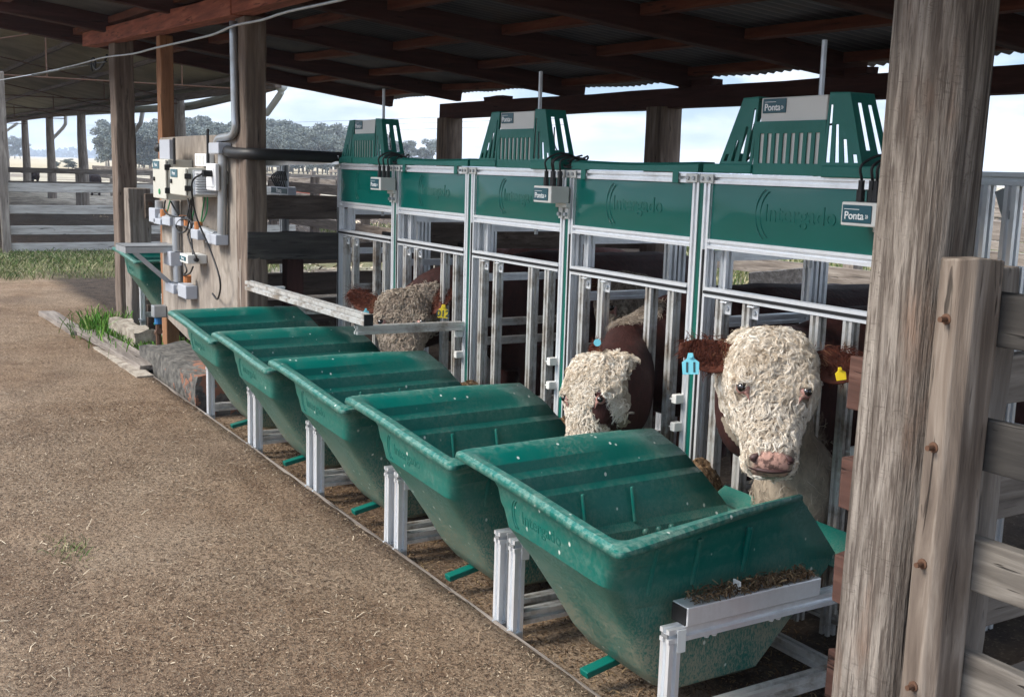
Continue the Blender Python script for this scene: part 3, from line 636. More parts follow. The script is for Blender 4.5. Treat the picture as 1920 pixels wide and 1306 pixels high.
def make_cage():
    x0 = XL0; y0 = 2.497; z0 = 1.388
    c = thing('reader_cage', CAGEWHAT[0], 'reader cage', (x0 + W / 2, 2.56, z0), 'slatted reader cages'); th = .004; N = Vector((0, 1, 0)); ztop = 1.628
    def P(u, v): return Vector((x0 + .02 + u, y0 + .05 * (v / .24) ** 1.5 * .3, z0 + v))
    # foot flange
    MB().box((x0 + .015, y0 - .004, z0), (x0 + .245, y0 + .14, z0 + .030)).build('foot_flange', M['green'], c, bevel=.004)
    MB().box((x0 + .545, y0 - .007, z0 - .005), (x0 + .775, y0 + .14, z0 + .030)).build('foot_flange', M['green'], c, bevel=.004)
    # left wing: slanted outline
    def wing(side):
        b = MB(); pts = []
        xo = (lambda t: x0 + .02 + .07 + .085 * t) if side < 0 else (lambda t: x0 + .77 - .07 - .078 * t)
        xi = x0 + .245 if side < 0 else x0 + .545
        bars = 5; slots = []
        H = ztop - z0; rows = 16
        # vertical bars with gaps, heights following the slanted edge
        for k in range(4):
            f0 = .10 + .235 * k; f1 = f0 + .11
            slots.append((f0, f1, .05 if k else .05, (.16 + .205 * k if k < 3 else .84) ))
        def q(f, t):                                                     # f: 0 outer edge .. 1 seam
            xa = xo(t); return Vector((xa + (xi - xa) * f, y0 - (.003 if side > 0 else 0) + .014 * t, z0 + .028 + (H - .028) * t))
        fs = [0] + [v for s in slots for v in s[:2]] + [1]
        def cell(f0, f1, t0, t1):
            n = max(1, int((t1 - t0) * 12)); 
            for i in range(n):
                ta, tb = t0 + (t1 - t0) * i / n, t0 + (t1 - t0) * (i + 1) / n
                A = [q(f0, ta), q(f1, ta), q(f1, tb), q(f0, tb)]; b.add(A + [v + N * th for v in A], [(0, 1, 2, 3), (7, 6, 5, 4), (0, 4, 5, 1), (1, 5, 6, 2), (2, 6, 7, 3), (3, 7, 4, 0)])
        for i in range(len(fs) - 1):
            if i % 2 == 0: cell(fs[i], fs[i + 1], 0, 1)
            else: s = slots[i // 2]; cell(fs[i], fs[i + 1], 0, s[2]); cell(fs[i], fs[i + 1], s[3], 1)
        b.build('slatted_wing', M['green'], c)
    wing(-1); wing(1)
    # middle panel: band, slots, band
    b = MB(); sl = [(.022 + .0335 * k, .022 + .0335 * k + .0185, .036, .128) for k in range(8)]
    slat_panel(b, lambda u, v: Vector((x0 + .247 + u, y0 + .003 + .055 * v * .2, z0 - .002 + v)), 0, 0, .296, lambda p, q: .165, sl, th, N); b.build('slatted_panel', M['green'], c)
    # electronics plate inside, its front showing above the band
    pl = MB().box((x0 + .262, y0 + .010, z0 + .030), (x0 + .538, y0 + .026, z0 + .236)).build('housing', M['plate'], c, bevel=.004)
    lab = MB().box((x0 + .272, y0 + .0065, z0 + .188), (x0 + .372, y0 + .0105, z0 + .232)).build('label_plate', M['label'], pl, bevel=.003)
    text('lettering', 'Ponta', .030, (x0 + .316, y0 + .0055, z0 + .205), M['paint'], lab, .0006, bold=.0004); text('lettering', '»', .024, (x0 + .359, y0 + .0055, z0 + .206), M['paint'], lab, .0005)
    MB().box((x0 + .282, y0 + .0052, z0 + .2215), (x0 + .33, y0 + .006, z0 + .2228)).build('rule', M['paint'], lab)
    # side walls, slanted with slots, closed on top
    for side in (-1, 1):
        b = MB()
        xo = (lambda t: x0 + .09 + .085 * t) if side < 0 else (lambda t: x0 + .70 - .078 * t)
        D = lambda t: .115 - .02 * t
        def q(f, t): return Vector((xo(t), y0 + .002 + .014 * t + f * D(t), z0 + .028 + (ztop - z0 - .028) * t))
        NN = Vector((-side, 0, 0))
        def cell(f0, f1, t0, t1):
            n = max(1, int((t1 - t0) * 10))
            for i in range(n):
                ta, tb = t0 + (t1 - t0) * i / n, t0 + (t1 - t0) * (i + 1) / n
                A = [q(f0, ta), q(f1, ta), q(f1, tb), q(f0, tb)]; b.add(A + [v + NN * th for v in A], [(0, 1, 2, 3), (7, 6, 5, 4), (0, 4, 5, 1), (1, 5, 6, 2), (2, 6, 7, 3), (3, 7, 4, 0)])
        for f0, f1, sl_ in ((0, .2, None), (.2, .38, (.22, .86)), (.38, .62, None), (.62, .80, (.18, .84)), (.80, 1, None)):
            if sl_ is None: cell(f0, f1, 0, 1)
            else: cell(f0, f1, 0, sl_[0]); cell(f0, f1, sl_[1], 1)
        b.build('side_wall', M['green'], c)
    yb = y0 + .11
    for _ in (0,):
        b = MB(); A = [(x0 + .175, y0 + .012, ztop), (x0 + .245, y0 + .012, ztop + .002), (x0 + .245, yb, ztop + .002), (x0 + .175, yb, ztop)]
        b.add(A + [(p[0], p[1], p[2] - .005) for p in A], [(0, 1, 2, 3), (7, 6, 5, 4), (0, 4, 5, 1), (1, 5, 6, 2), (2, 6, 7, 3), (3, 7, 4, 0)])
        b.build('cap', M['green'], c, bevel=.002); b = MB(); A = [(x0 + .545, y0 + .010, ztop + .003), (x0 + .624, y0 + .010, ztop), (x0 + .624, yb, ztop), (x0 + .545, yb, ztop + .003)]
        b.add(A + [(p[0], p[1], p[2] - .005) for p in A], [(0, 1, 2, 3), (7, 6, 5, 4), (0, 4, 5, 1), (1, 5, 6, 2), (2, 6, 7, 3), (3, 7, 4, 0)])
    b.build('cap', M['green'], c, bevel=.002)
    k = MB()
    for q in range(4):
        k.tube(spline([(x0 + .14 + .1 * q, y0 + .06, z0 + .03), (x0 + .2 + .06 * q, y0 + .08, z0 + .10 + .03 * (q % 2)), (x0 + .17 + .13 * q, y0 + .07, z0 + .16)], 12), .0035, 5)
    k.tube(spline([(x0 + .68, y0 + .05, z0 + .06), (x0 + .61, y0 + .07, z0 + .10), (x0 + .62, y0 + .06, z0 + .17)], 10), .003, 5)
    k.build('inner_wiring', M['black'], c, smooth=True)
    return c
cages = [make_cage()]
for k in (1, 2):
    c = copy_tree(cages[0]); c.location.x += 2 * W * k; c['label'] = CAGEWHAT[k]; cages.append(c)
# thin rods standing behind the cages
for k, lab in enumerate(('thin steel rod rising behind the far left cage', 'thin steel rod rising behind the middle cage', 'thin steel rod rising behind the nearest cage to the rafters')):
    x = XL0 + 2 * W * k + .405
    tag(MB().tube([(x, 2.62, 1.10), (x - .004, 2.62, 1.80)], .0085, 8).build('steel_rod', M['galv'], smooth=True, origin=(x, 2.62, 1.10)), lab, 'rod', 'rods behind the cages')
# low green covers on bays 2 and 4
LOWWHAT = ('low green cover strip on the gate of the bull with the yellow tag', 'low green cover strip on the gate between the middle and the nearest cage')
for k, lab in zip((1, 3), LOWWHAT):
    x0 = XL0 + W * k; c = thing('low_cover', lab, 'cover', (x0 + W / 2, 2.53, 1.385), 'low green covers'); b = MB(); rings = []
    for i in range(11):
        u = i / 10; sag = -.006 * math.sin(math.pi * u); x = x0 + .03 + (W - .045) * u
        rings.append([(x, 2.497, 1.388), (x, 2.499, 1.414 + sag), (x, 2.512, 1.424 + sag), (x, 2.57, 1.424 + sag), (x, 2.585, 1.388)])
    b.loft(rings).build('cap', M['green'], c, smooth=True, angle=40)
    for xa in (.10, .665):
        MB().box((x0 + xa, 2.496, 1.350), (x0 + xa + .032, 2.5005, 1.392)).build('clip', M['green'], c, bevel=.002)
# sensor boxes with plugs and cables on the posts between bays
BOXWHAT = ('small sensor box with a plug over its label, below the far cage', 'sensor box on the gate post right of the middle cage', 'nearest sensor box, half hidden by the big sawn post')
def make_box():
    xc = XL0 + W; s = thing('sensor_box', BOXWHAT[0], 'sensor box', (xc, 2.45, 1.25), 'sensor boxes on the gate posts')
    body = MB().box((xc - .098, 2.405, 1.252), (xc + .032, 2.492, 1.318)).build('housing', M['plate'], s, bevel=.004)
    lab = MB().box((xc - .091, 2.4015, 1.261), (xc + .012, 2.4055, 1.310)).build('label_plate', M['label'], body, bevel=.003)
    text('lettering', 'Ponta', .030, (xc - .047, 2.4008, 1.280), M['paint'], lab, .0006, bold=.0004); text('lettering', '»', .024, (xc - .002, 2.4008, 1.281), M['paint'], lab, .0005)
    MB().box((xc - .083, 2.4003, 1.2975), (xc - .03, 2.4012, 1.299)).build('rule', M['paint'], lab)
    MB().box((xc - .045, 2.478, 1.235), (xc + .033, 2.500, 1.253)).box((xc - .040, 2.490, 1.19), (xc - .012, 2.501, 1.236)).box((xc + .006, 2.490, 1.19), (xc + .033, 2.501, 1.236)).build('mount', M['plate'], s, bevel=.002)
    for bx in (-.026, .020): MB().tube([(xc + bx, 2.490, 1.208), (xc + bx, 2.478, 1.208)], .008, 8).build('bolt', M['galv'], s, smooth=True)
    for q in range(4):
        x, y = xc - .068 + .027 * q, 2.445 + .012 * (q % 2)
        pg = MB().tube([(x, y, 1.318), (x, y, 1.352)], .0115, 8).tube([(x, y, 1.352), (x, y, 1.378)], .0085, 8).build('plug', M['black'], s, smooth=True)
        MB().tube(spline([(x, y, 1.378), (x + .004 * q, y - .005, 1.42), (x + .03, y + .05, 1.45 - .005 * q), (x + .07 - .02 * q, 2.56, 1.42)], 14), .0042, 6).build('cable', M['black'], pg, smooth=True, angle=0)
    k = MB()
    for q in range(5):
        c = Vector((xc + .01 + .008 * q, 2.52 + .008 * q, 1.412 + .006 * (q % 3))); r = .045 + .006 * (q % 2)
        k.tube([c + Vector((math.cos(t) * r * 1.25, math.sin(t) * r * .5, math.sin(t + q) * r * .4)) for t in np.linspace(0, 5.6, 18)], .0038, 5)
    k.build('cable_coil', M['black'], s, smooth=True, angle=0)
    return s
boxes = [make_box()]
for k in (1, 2):
    c = copy_tree(boxes[0]); c.location.x += 2 * W * k; c['label'] = BOXWHAT[k]; boxes.append(c)

# ------------------------------------------------------------------ feed bins
BINWHAT = ['farthest green feed bin in the row, beside the plywood board', 'second green feed bin from the plywood board', 'middle green feed bin of the row, before the dusty faced bull', 'green feed bin the looking down bull eats from', 'nearest green feed bin with Intergado on its front and splashes on its side']
BINWHAT[4] = 'nearest green feed bin, its right end wall splashed with white'
BX = -2.30
# level: z, y front, y back, x left, x right, corner radius, share of the sideways tilt
LV = [(.566, 1.458, 2.196, -2.708, -1.905, .022, 1), (.578, 1.460, 2.192, -2.706, -1.909, .022, 1), (.584, 1.468, 2.186, -2.694, -1.925, .026, 1), (.583, 1.490, 2.182, -2.672, -1.954, .03, 1), (.573, 1.506, 2.190, -2.645, -1.976, .035, 1), (.552, 1.516, 2.212, -2.620, -1.998, .04, 1),
      (.525, 1.523, 2.232, -2.610, -2.005, .04, .9), (.510, 1.526, 2.243, -2.594, -2.014, .042, .85), (.470, 1.530, 2.275, -2.585, -2.020, .045, .7), (.455, 1.532, 2.286, -2.570, -2.030, .045, .65), (.405, 1.538, 2.322, -2.557, -2.040, .05, .5),
      (.394, 1.546, 2.330, -2.553, -2.043, .05, .45), (.345, 1.576, 2.366, -2.544, -2.050, .055, .3), (.325, 1.590, 2.360, -2.526, -2.064, .055, .3), (.20, 1.668, 2.235, -2.512, -2.076, .06, .1), (.105, 1.725, 2.14, -2.503, -2.085, .06, 0), (.050, 1.768, 2.09, -2.482, -2.104, .06, 0), (.026, 1.81, 2.05, -2.45, -2.135, .05, 0)]
TILT = .046
def make_bin():
    t = thing('feed_bin', BINWHAT[0], 'feed bin', (BX, 1.85, 0), 'green feed bins in a row'); b = MB(); paths = []
    def zt(z, x, k): return z - TILT * k * max(0, min(1, (x + 2.70) / .78)) + .003 * math.sin(x * 7)
    for z, yf, yb, xl, xr, r, k in LV:
        p = [(xl, yb - (yb - yf - r) * i / 5) for i in range(6)]
        p += [(xl + r - r * math.cos(a), yf + r - r * math.sin(a)) for a in np.linspace(0, math.pi / 2, 6)[1:]]
        p += [(xl + r + (xr - xl - 2 * r) * i / 8, yf) for i in range(1, 8)]
        p += [(xr - r + r * math.sin(a), yf + r - r * math.cos(a)) for a in np.linspace(0, math.pi / 2, 6)]
        p += [(xr, yf + r + (yb - yf - r) * i / 5) for i in range(1, 6)]
        xr_b = min(xr, -2.10 + .03 * max(0, (z - .5) / .08)); xl_b = xl - .03 * k
        q_ = []
        for x, y in p:                                                      # end walls close in a little towards the gate
            f = max(0, min(1, (y - yf) / (yb - yf))); s_ = (x - xl) / (xr - xl); q_.append((x + ((1 - s_) * (xl_b - xl) + s_ * (xr_b - xr)) * f, y))
        p = q_
        paths.append([Vector((x, y, zt(z, x, k) - (.012 * max(0, (y - 1.9) / .3) if z > .54 else 0))) for x, y in p])
    n = len(paths[0]); vs = [q for p in paths for q in p]; fs = []
    for i in range(len(paths) - 1):
        for j in range(n - 1): fs.append((i * n + j, (i + 1) * n + j, (i + 1) * n + j + 1, i * n + j + 1))
    for i in range(12, len(paths) - 1): fs.append((i * n, i * n + n - 1, (i + 1) * n + n - 1, (i + 1) * n))
    fs.append(tuple((len(paths) - 1) * n + j for j in range(n)))
    b.add(vs, fs)
    tub = b.build('tub', M['tub'], t, smooth=True, angle=24)
    ev = [.7, .9, 1, .5, .0, 0, 0, .38, .0, .34, .0, .22, 0, .2, 0, 0, 0, 0]
    at = tub.data.attributes.new('edge', 'FLOAT', 'POINT'); at.data.foreach_set('value', np.repeat(np.array(ev, np.float32), n))
    so = tub.modifiers.new('thick', 'SOLIDIFY'); so.thickness = .007; so.offset = 0
    # stiffening ribs, bolts, foot tab and pressed lettering
    for y in (1.66, 1.81, 1.99):
        for pa_, pb_, w_ in (((-2.024 - .07 * (y - 1.6), y, .475), (-2.052 - .05 * (y - 1.6), y, .345), .016), ((-2.560, y, .45), (-2.536, y, .345), .012)): MB().beam(pa_, pb_, w_, .012, up=(1, 0, 0)).build('rib', M['tub'], t, bevel=.004)
    for y in (2.02, 2.07, 2.12): MB().ball((-2.522, y, .315), .012, 5).build('bolt', M['tub'], t, smooth=True)
    MB().beam((-2.352, 1.690, .006), (-2.352, 1.815, .030), .038, .020, up=(0, -1, 1)).build('foot_tab', M['strip'], t, bevel=.003)  # darker green than the tub, shade on the tab put into its colour
    MB().beam((-2.66, 2.400, .335), (-2.03, 2.400, .330), .13, .008, up=(0, -.5, .86)).build('inner_lip', M['tub'], t, bevel=.003)
    text('pressed_lettering', 'Intergado', .050, (-2.345, 1.5282, .448), M['pressed'], t, .0012, rot=(97, 2.2, 0))
    for q in (0, .012): MB().tube([(-2.462 + q - .03 * math.cos(a), 1.5282 - .0055 * math.sin(a), .452 + .045 * math.sin(a)) for a in np.linspace(-1.1, 1.1, 9)], .0018, 5).build('pressed_mark', M['pressed'], t, smooth=True, angle=0)
    return t
bins = [make_bin()]
for k in range(1, 5):
    c = copy_tree(bins[0]); c.location.x = BX - W * k; c.location.z = rnd.uniform(-.004, .004); c['label'] = BINWHAT[4 - k]; bins.append(c)
bins[0]['label'] = BINWHAT[4]
oth = copy_tree(bins[0]); P = ay(212, 463, 1.82); oth.location = (BX + (P.x + 2.70), 1.85 + (P.y - 1.468), P.z - .584); oth['label'] = 'lone green feed bin standing behind the plywood board'
# dust and feed lying on the bins is scattered later; aluminium stands under the bins
STWHAT = ['farthest bin, beside the plywood board', 'second bin from the plywood board', 'middle bin of the row', 'bin the looking down bull eats from', 'nearest bin']
def make_stand():
    s = thing('bin_stand', 'aluminium frame with double legs under the ' + STWHAT[4], 'stand', (BX, 1.9, 0), 'aluminium stands under the bins')
    for x in (-2.712, -1.985):
        MB().tslot((x, 1.685, -.06), (x, 1.685, .248), .036, (0, 1, 0)).build('leg', M['alu'], s); MB().tslot((x, 2.33, -.06), (x, 2.33, .248), .036, (0, 1, 0)).build('leg', M['aludirty'], s)
        MB().tslot((x, 1.664, .267), (x, 2.40, .267), .036, (0, 0, 1)).build('side_bar', M['alu'], s); MB().tslot((x, 1.705, .035), (x, 2.40, .035), .040, (0, 0, 1)).build('ground_rail', M['aludirty'], s)
        MB().box((x - .012, 1.668, .262), (x + .012, 1.6635, .272)).build('bolt', M['galv'], s)
        MB().box((x - .024, 1.662, -.03), (x + .024, 1.70, -.004)).tube([(x + .01, 1.664, .0), (x + .01, 1.65, .0)], .008, 6).build('foot', M['galv'], s, bevel=.003)
        MB().box((x + .0185, 1.688, .222), (x + .0215, 1.716, .282)).build('bracket', M['plate'], s, bevel=.002)
        for y in (1.80, 1.825, 2.02, 2.045): MB().ball((x, y, .243), .0085, 4, (1, 1, 1.2)).build('bolt', M['white'], s, smooth=True)
    MB().tslot((-2.69, 2.30, .03), (-2.0, 2.30, .03), .036, (0, 0, 1)).build('cross_rail', M['aludirty'], s)
    return s
st = [make_stand()]
for k in range(1, 5):
    c = copy_tree(st[0]); c.location.x -= W * k; c['label'] = 'aluminium frame with double legs under the ' + STWHAT[4 - k]; st.append(c)
so_ = copy_tree(st[0]); so_.location = (oth.location.x, 1.9 + (P.y - 1.468), P.z - .584); so_['label'] = 'aluminium frame under the lone bin behind the plywood board'
# load cell box on the nearest stand
lb = thing('load_cell_box', 'long aluminium box with chaff on top, lying on the nearest stand bar', 'load cell', (-1.995, 1.94, .285), None)
bx = MB().box((-2.022, 1.715, .2856), (-1.962, 2.172, .336)).build('case', M['alu'], lb, bevel=.003)
MB().box((-2.018, 1.7115, .289), (-1.966, 1.7145, .333)).build('end_cap', M['black'], lb)
k = MB().box((-2.015, 1.885, .336), (-1.985, 1.915, .342)).box((-2.006, 1.898, .342), (-1.978, 1.901, .366)).build('lug', M['plate'], lb, bevel=.002)
xy = np.column_stack([nrg.uniform(-2.024, -1.964, 1600), nrg.beta(1.4, 1.2, 1600) * .43 + 1.735]); chips('chaff', xy, .336 + .018 * nrg.beta(1, 2, 1600), (.008, .03), M['feedchips'], tilt=.4, parent=lb, kind='stuff')
# feed heaps between bin and gate
def heap(x, y, z, sx, sy, sz, label, n=700):
    t = thing('feed_heap', label, 'feed', (x, y, z), 'feed heaps'); b = MB(); rings = []
    for j in range(7):
        f = j / 6; r = math.cos(f * math.pi / 2) ** .7 if j < 6 else .03
        rings.append([(x + sx * r * math.cos(a) * (1 + .18 * noise.noise((math.cos(a) * 2, math.sin(a) * 2, f + x))), y + sy * r * math.sin(a), z + sz * math.sin(f * math.pi / 2) * (1 + .15 * noise.noise((a, f, y)))) for a in np.linspace(0, 2 * math.pi, 16)[:-1]])
    b.loft(rings).build('mound', M['feed'], t, smooth=True, angle=0)
    q = unit(n); q[:, 2] = np.abs(q[:, 2]); Pp = q * [sx, sy, sz] + [x, y, z]
    A = unit(n) * nrg.uniform(.004, .013, n)[:, None]; B = np.cross(A, unit(n)); B = B / np.linalg.norm(B, axis=1, keepdims=True) * nrg.uniform(.001, .0025, n)[:, None]
    o = quads('loose_feed', Pp, A, B, nrg.beta(1.1, 1.6, n), M['feedchips'], t, kind='stuff')
for k in range(5):
    heap(-2.80 - W * k, 2.44, .20 if k else .22, .085, .13, .19, ['heap of brown feed beside the big curly face', 'heap of brown feed left of the bull that looks down', 'heap of brown feed behind the middle bin', 'heap of brown feed behind the second bin from the board', 'heap of brown feed behind the farthest bin'][k])
for k in range(5):
    heap(-2.30 - W * k, 1.93, .07, .16, .10, .05, 'thin layer of brown feed in the ' + STWHAT[4 - k], 350)
# ------------------------------------------------------------------ cattle
def hide_mat(name, red, white, blot=0.0):
    m = NT(name, .75, spec=.25); a = m.attr('white'); p = m.attr('pink'); n = m.noise(m.co((1, 1, .6)), 40, 5, .7); nb = m.noise(m.co(), 9, 4)
    r = m.mix(m.ramp(n, [(.35, 0.0), (.7, 1.0)]), tuple(.6 * v for v in red), tuple(1.35 * v for v in red))
    w_ = m.mix(m.ramp(n, [(.35, 0.0), (.65, 1.0)]), tuple(.62 * v for v in white), white)
    w_ = m.mix(m.math('MULTIPLY', m.ramp(nb, [(.5, 0.0), (.68, 1.0)]), blot), w_, (.17, .12, .075))
    f = m.ramp(m.math('ADD', a['Fac'], m.math('MULTIPLY', m.math('SUBTRACT', n, .5), .5)), [(.42, 0.0), (.56, 1.0)])
    c = m.mix(f, r, w_)
    pk = m.mix(m.ramp(m.noise(m.co(), 55, 3), [(.46, 0.0), (.60, 1.0)]), (.50, .29, .23), (.13, .075, .062))
    c = m.mix(m.ramp(p['Fac'], [(.35, 0.0), (.6, 1.0)]), c, pk)
    m.color(c); m.bump(n, .006, .8); return m.m
RED, WHITE = (.034, .0095, .0075), (.33, .27, .205)  # white darkened to suggest shade between the locks and on the dewlap
M['hide'] = hide_mat('red_and_white_hide', RED, WHITE, .35); M['hidedirty'] = hide_mat('red_and_dirty_white_hide', RED, (.27, .22, .18), .5)
M['hidedark'] = hide_mat('dark_hide', (.020, .010, .009), WHITE); M['hiderump'] = hide_mat('maroon_hide', (.10, .024, .015), WHITE); M['hidered'] = hide_mat('orange_red_hide', (.26, .055, .03), WHITE)  # hiderump: red hide brightened, light on the rump put into the colour
M['earin'] = hide_mat('red_ear', (.085, .024, .013), WHITE)
m = NT('wet_eye', .08, spec=.8); m.color((.010, .007, .006)); M['eye'] = m.m
m = NT('pink_eyelid', .55); m.color(m.mix(m.noise(m.co(), 90, 3), (.22, .085, .07), (.42, .24, .20))); M['lid'] = m.m
m = NT('dark_nostril', .6); m.color((.05, .02, .018)); M['nostril'] = m.m
HT = [(0.0, .06, .045, .05), (.03, .108, .075, .085), (.09, .143, .10, .11), (.17, .164, .112, .13), (.27, .173, .115, .145), (.37, .174, .108, .150), (.45, .166, .100, .155), (.54, .152, .093, .150), (.64, .132, .088, .135), (.74, .112, .084, .112), (.82, .103, .086, .098), (.89, .105, .090, .088), (.95, .098, .078, .072), (1.0, .066, .045, .04)]
def sup(th, e): c, s = math.cos(th), math.sin(th); return math.copysign(abs(c) ** (2 / e), c), math.copysign(abs(s) ** (2 / e), s)
class Head:
    def __init__(s, H, Mz, turn=0.0, roll=0.0, k=1.0, facing=None):
        s.H, s.Mz = Vector(H), Vector(Mz); s.a = (s.Mz - s.H); s.L = s.a.length; s.a.normalize(); s.k = k
        d = facing if facing is not None else (CAM - s.H); d = Matrix.Rotation(R(turn), 3, 'Z') @ Vector(d)
        s.f = (d - s.a * d.dot(s.a)).normalized(); s.r = s.f.cross(s.a).normalized()
    def at(s, t, x, z):                                                  # t along the face, x sideways, z out of the face (m)
        return s.H + s.a * (t * s.L) + s.r * x * s.k + s.f * z * s.k
    def dims(s, t):
        for i in range(len(HT) - 1):
            if HT[i][0] <= t <= HT[i + 1][0]:
                u = (t - HT[i][0]) / (HT[i + 1][0] - HT[i][0]); return [HT[i][j] * (1 - u) + HT[i + 1][j] * u for j in (1, 2, 3)]
        return HT[-1][1:]
    def rings(s, n=28):
        out = []
        for t in np.linspace(0, 1, 40):
            hw, hf, hb = s.dims(t); hollow = .0
            ring = []
            for k in range(n):
                th = 2 * math.pi * k / n; c, q = sup(th, 2.5 - .65 * math.exp(-((t - .60) / .14) ** 2)); z = q * (hf if q > 0 else hb)
                x = c * hw
                if .36 < t < .52: x *= 1 - .05 * math.sin((t - .36) / .16 * math.pi) * max(0, q)   # sockets
                ring.append(s.at(t, x, z))
            out.append(ring)
        return out
def body_mesh(hd, neck, spine, legs, vox, extra=()):
    b = MB(); b.loft(hd.rings())
    for c_, r_, q_ in extra: b.ball(c_, r_, 8, q_)
    b.ball(hd.at(.93, 0, -.035), .062 * hd.k, 8, (1, 1, .8))
    for sgn in (-1, 1): b.ball(hd.at(.40, sgn * .118, .074), .034 * hd.k, 6)
    def tubeish(pts):                                                    # (centre, half width, half height, side axis, up axis)
        rings = []
        P = [Vector(p[0]) for p in pts]
        for i in range(len(pts) - 1):
            for q in range(6):
                u = q / 6; w_ = u * u * (3 - 2 * u); c = P[i].lerp(P[i + 1], u); hw = pts[i][1] * (1 - w_) + pts[i + 1][1] * w_; hh = pts[i][2] * (1 - w_) + pts[i + 1][2] * w_
                rings.append((c, hw, hh))
        rings.append((P[-1], pts[-1][1], pts[-1][2])); out = []
        for i, (c, hw, hh) in enumerate(rings):
            d = (rings[min(i + 1, len(rings) - 1)][0] - rings[max(i - 1, 0)][0]).normalized(); l = d.cross(Vector((0, 0, 1)))
            if l.length < .2: l = Vector((1, 0, 0))
            l.normalize(); u = l.cross(d).normalized(); ring = []
            for k in range(24): x, z = sup(2 * math.pi * k / 24, 2.25); ring.append(c + l * x * hw + u * z * hh)
            out.append(ring)
        b.loft(out)
    tubeish(neck); tubeish(spine)
    for lg in legs:
        pts = [Vector(p[:3]) for p in lg]; rr = [p[3] for p in lg]; b.tube(pts, rr, 12)
        f = pts[-1]; b.ball(f + Vector((0, 0, .03)), .055, 6, (1, 1, .7))
    me = bpy.data.meshes.new('tmp'); me.from_pydata([tuple(v) for v in b.v], [], b.f); o = bpy.data.objects.new('tmp', me); COL.objects.link(o)
    r = o.modifiers.new('r', 'REMESH'); r.mode = 'VOXEL'; r.voxel_size = vox; r.use_smooth_shade = True
    s = o.modifiers.new('s', 'SMOOTH'); s.factor = .5; s.iterations = 6
    ev = o.evaluated_get(bpy.context.evaluated_depsgraph_get()); out = bpy.data.meshes.new_from_object(ev); bpy.data.objects.remove(o); out.name = 'body'; out.shade_smooth(); return out
def locks(name, P, N, D, rad, length, thick, mat, parent, turns=(.45, 1.15), lift=.010, tone=None, m=9, clump=1):
    n = len(P); nl = n // clump; rp = lambda v: np.repeat(v, clump, 0)
    t = D + rp(nrg.normal(0, .6, (nl, 3))); t -= N * (t * N).sum(1, keepdims=True); t /= np.linalg.norm(t, axis=1, keepdims=True); bi = np.cross(N, t)
    ph = rp(nrg.uniform(0, 6.28, nl)) + nrg.normal(0, .18, n) * (clump > 1); tu = rp(nrg.uniform(turns[0], turns[1], nl) * nrg.choice([-1, 1], nl)) * 6.283 * nrg.uniform(.85, 1.1, n); rho = rad * rp(nrg.uniform(.55, 1.4, nl)) * nrg.uniform(.85, 1.15, n); ln = rp(length * nrg.uniform(.5, 1.3, nl)) * nrg.uniform(.85, 1.15, n)
    s = np.linspace(0, 1, m)[None, :]; a = ph[:, None] + tu[:, None] * s; rr = rho[:, None] * (1 - .35 * s)
    C = P[:, None, :] + t[:, None, :] * (ln[:, None] * s)[..., None] + (np.cos(a) * rr - np.cos(ph)[:, None] * rho[:, None])[..., None] * bi[:, None, :] + (np.sin(a) * rr - np.sin(ph)[:, None] * rho[:, None])[..., None] * t[:, None, :] + N[:, None, :] * (lift * (.15 + np.sin(np.pi * np.minimum(1, s * .8 + .1))) * nrg.uniform(.5, 1.4, n)[:, None])[..., None]
    T = np.gradient(C, axis=1); T /= np.linalg.norm(T, axis=2, keepdims=True) + 1e-9; S1 = np.cross(T, N[:, None, :] + .01); S1 /= np.linalg.norm(S1, axis=2, keepdims=True) + 1e-9; S2 = np.cross(T, S1)
    w_ = thick * (1 - .75 * s ** 1.5)[..., None] * nrg.uniform(.7, 1.4, n)[:, None, None]
    V = np.stack([C + (S1 * math.cos(q) + S2 * math.sin(q)) * w_ for q in (0, 2.094, 4.189)], 2).reshape(-1, 3)
    i0 = (np.arange(n)[:, None, None] * m + np.arange(m - 1)[None, :, None]) * 3 + np.arange(3)[None, None, :]; i1 = (np.arange(n)[:, None, None] * m + np.arange(m - 1)[None, :, None]) * 3 + (np.arange(3)[None, None, :] + 1) % 3
    F = np.stack([i0, i1, i1 + 3, i0 + 3], -1).reshape(-1, 4)
    me = bpy.data.meshes.new(name); me.vertices.add(len(V)); me.vertices.foreach_set('co', V.astype(np.float32).ravel()); me.loops.add(F.size); me.loops.foreach_set('vertex_index', F.astype(np.int32).ravel())
    me.polygons.add(len(F)); me.polygons.foreach_set('loop_start', (np.arange(len(F)) * 4).astype(np.int32)); me.polygons.foreach_set('loop_total', np.full(len(F), 4, np.int32))
    tn = nrg.beta(2.2, 1.8, n) if tone is None else np.clip(tone + nrg.normal(0, .16, n), 0, 1)
    tt = np.clip(tn[:, None] + (s - .5) * .25, 0, 1); at = me.attributes.new('tone', 'FLOAT', 'POINT'); at.data.foreach_set('value', np.repeat(tt.ravel(), 3).astype(np.float32))
    me.update(); me.shade_smooth(); return put_mesh(name, me, mat, parent)
def surf(me, off, mask, n):
    """n random points of the mesh where mask(point, normal) holds"""
    nf = len(me.polygons); C = np.empty(nf * 3, np.float32); me.polygons.foreach_get('center', C); C = C.reshape(-1, 3) + np.array(off); Nn = np.empty(nf * 3, np.float32); me.polygons.foreach_get('normal', Nn); Nn = Nn.reshape(-1, 3)
    A = np.empty(nf, np.float32); me.polygons.foreach_get('area', A); wt = A * mask(C, Nn); i = nrg.choice(nf, n, p=wt / wt.sum()); return C[i] + nrg.normal(0, .003, (n, 3)), Nn[i]
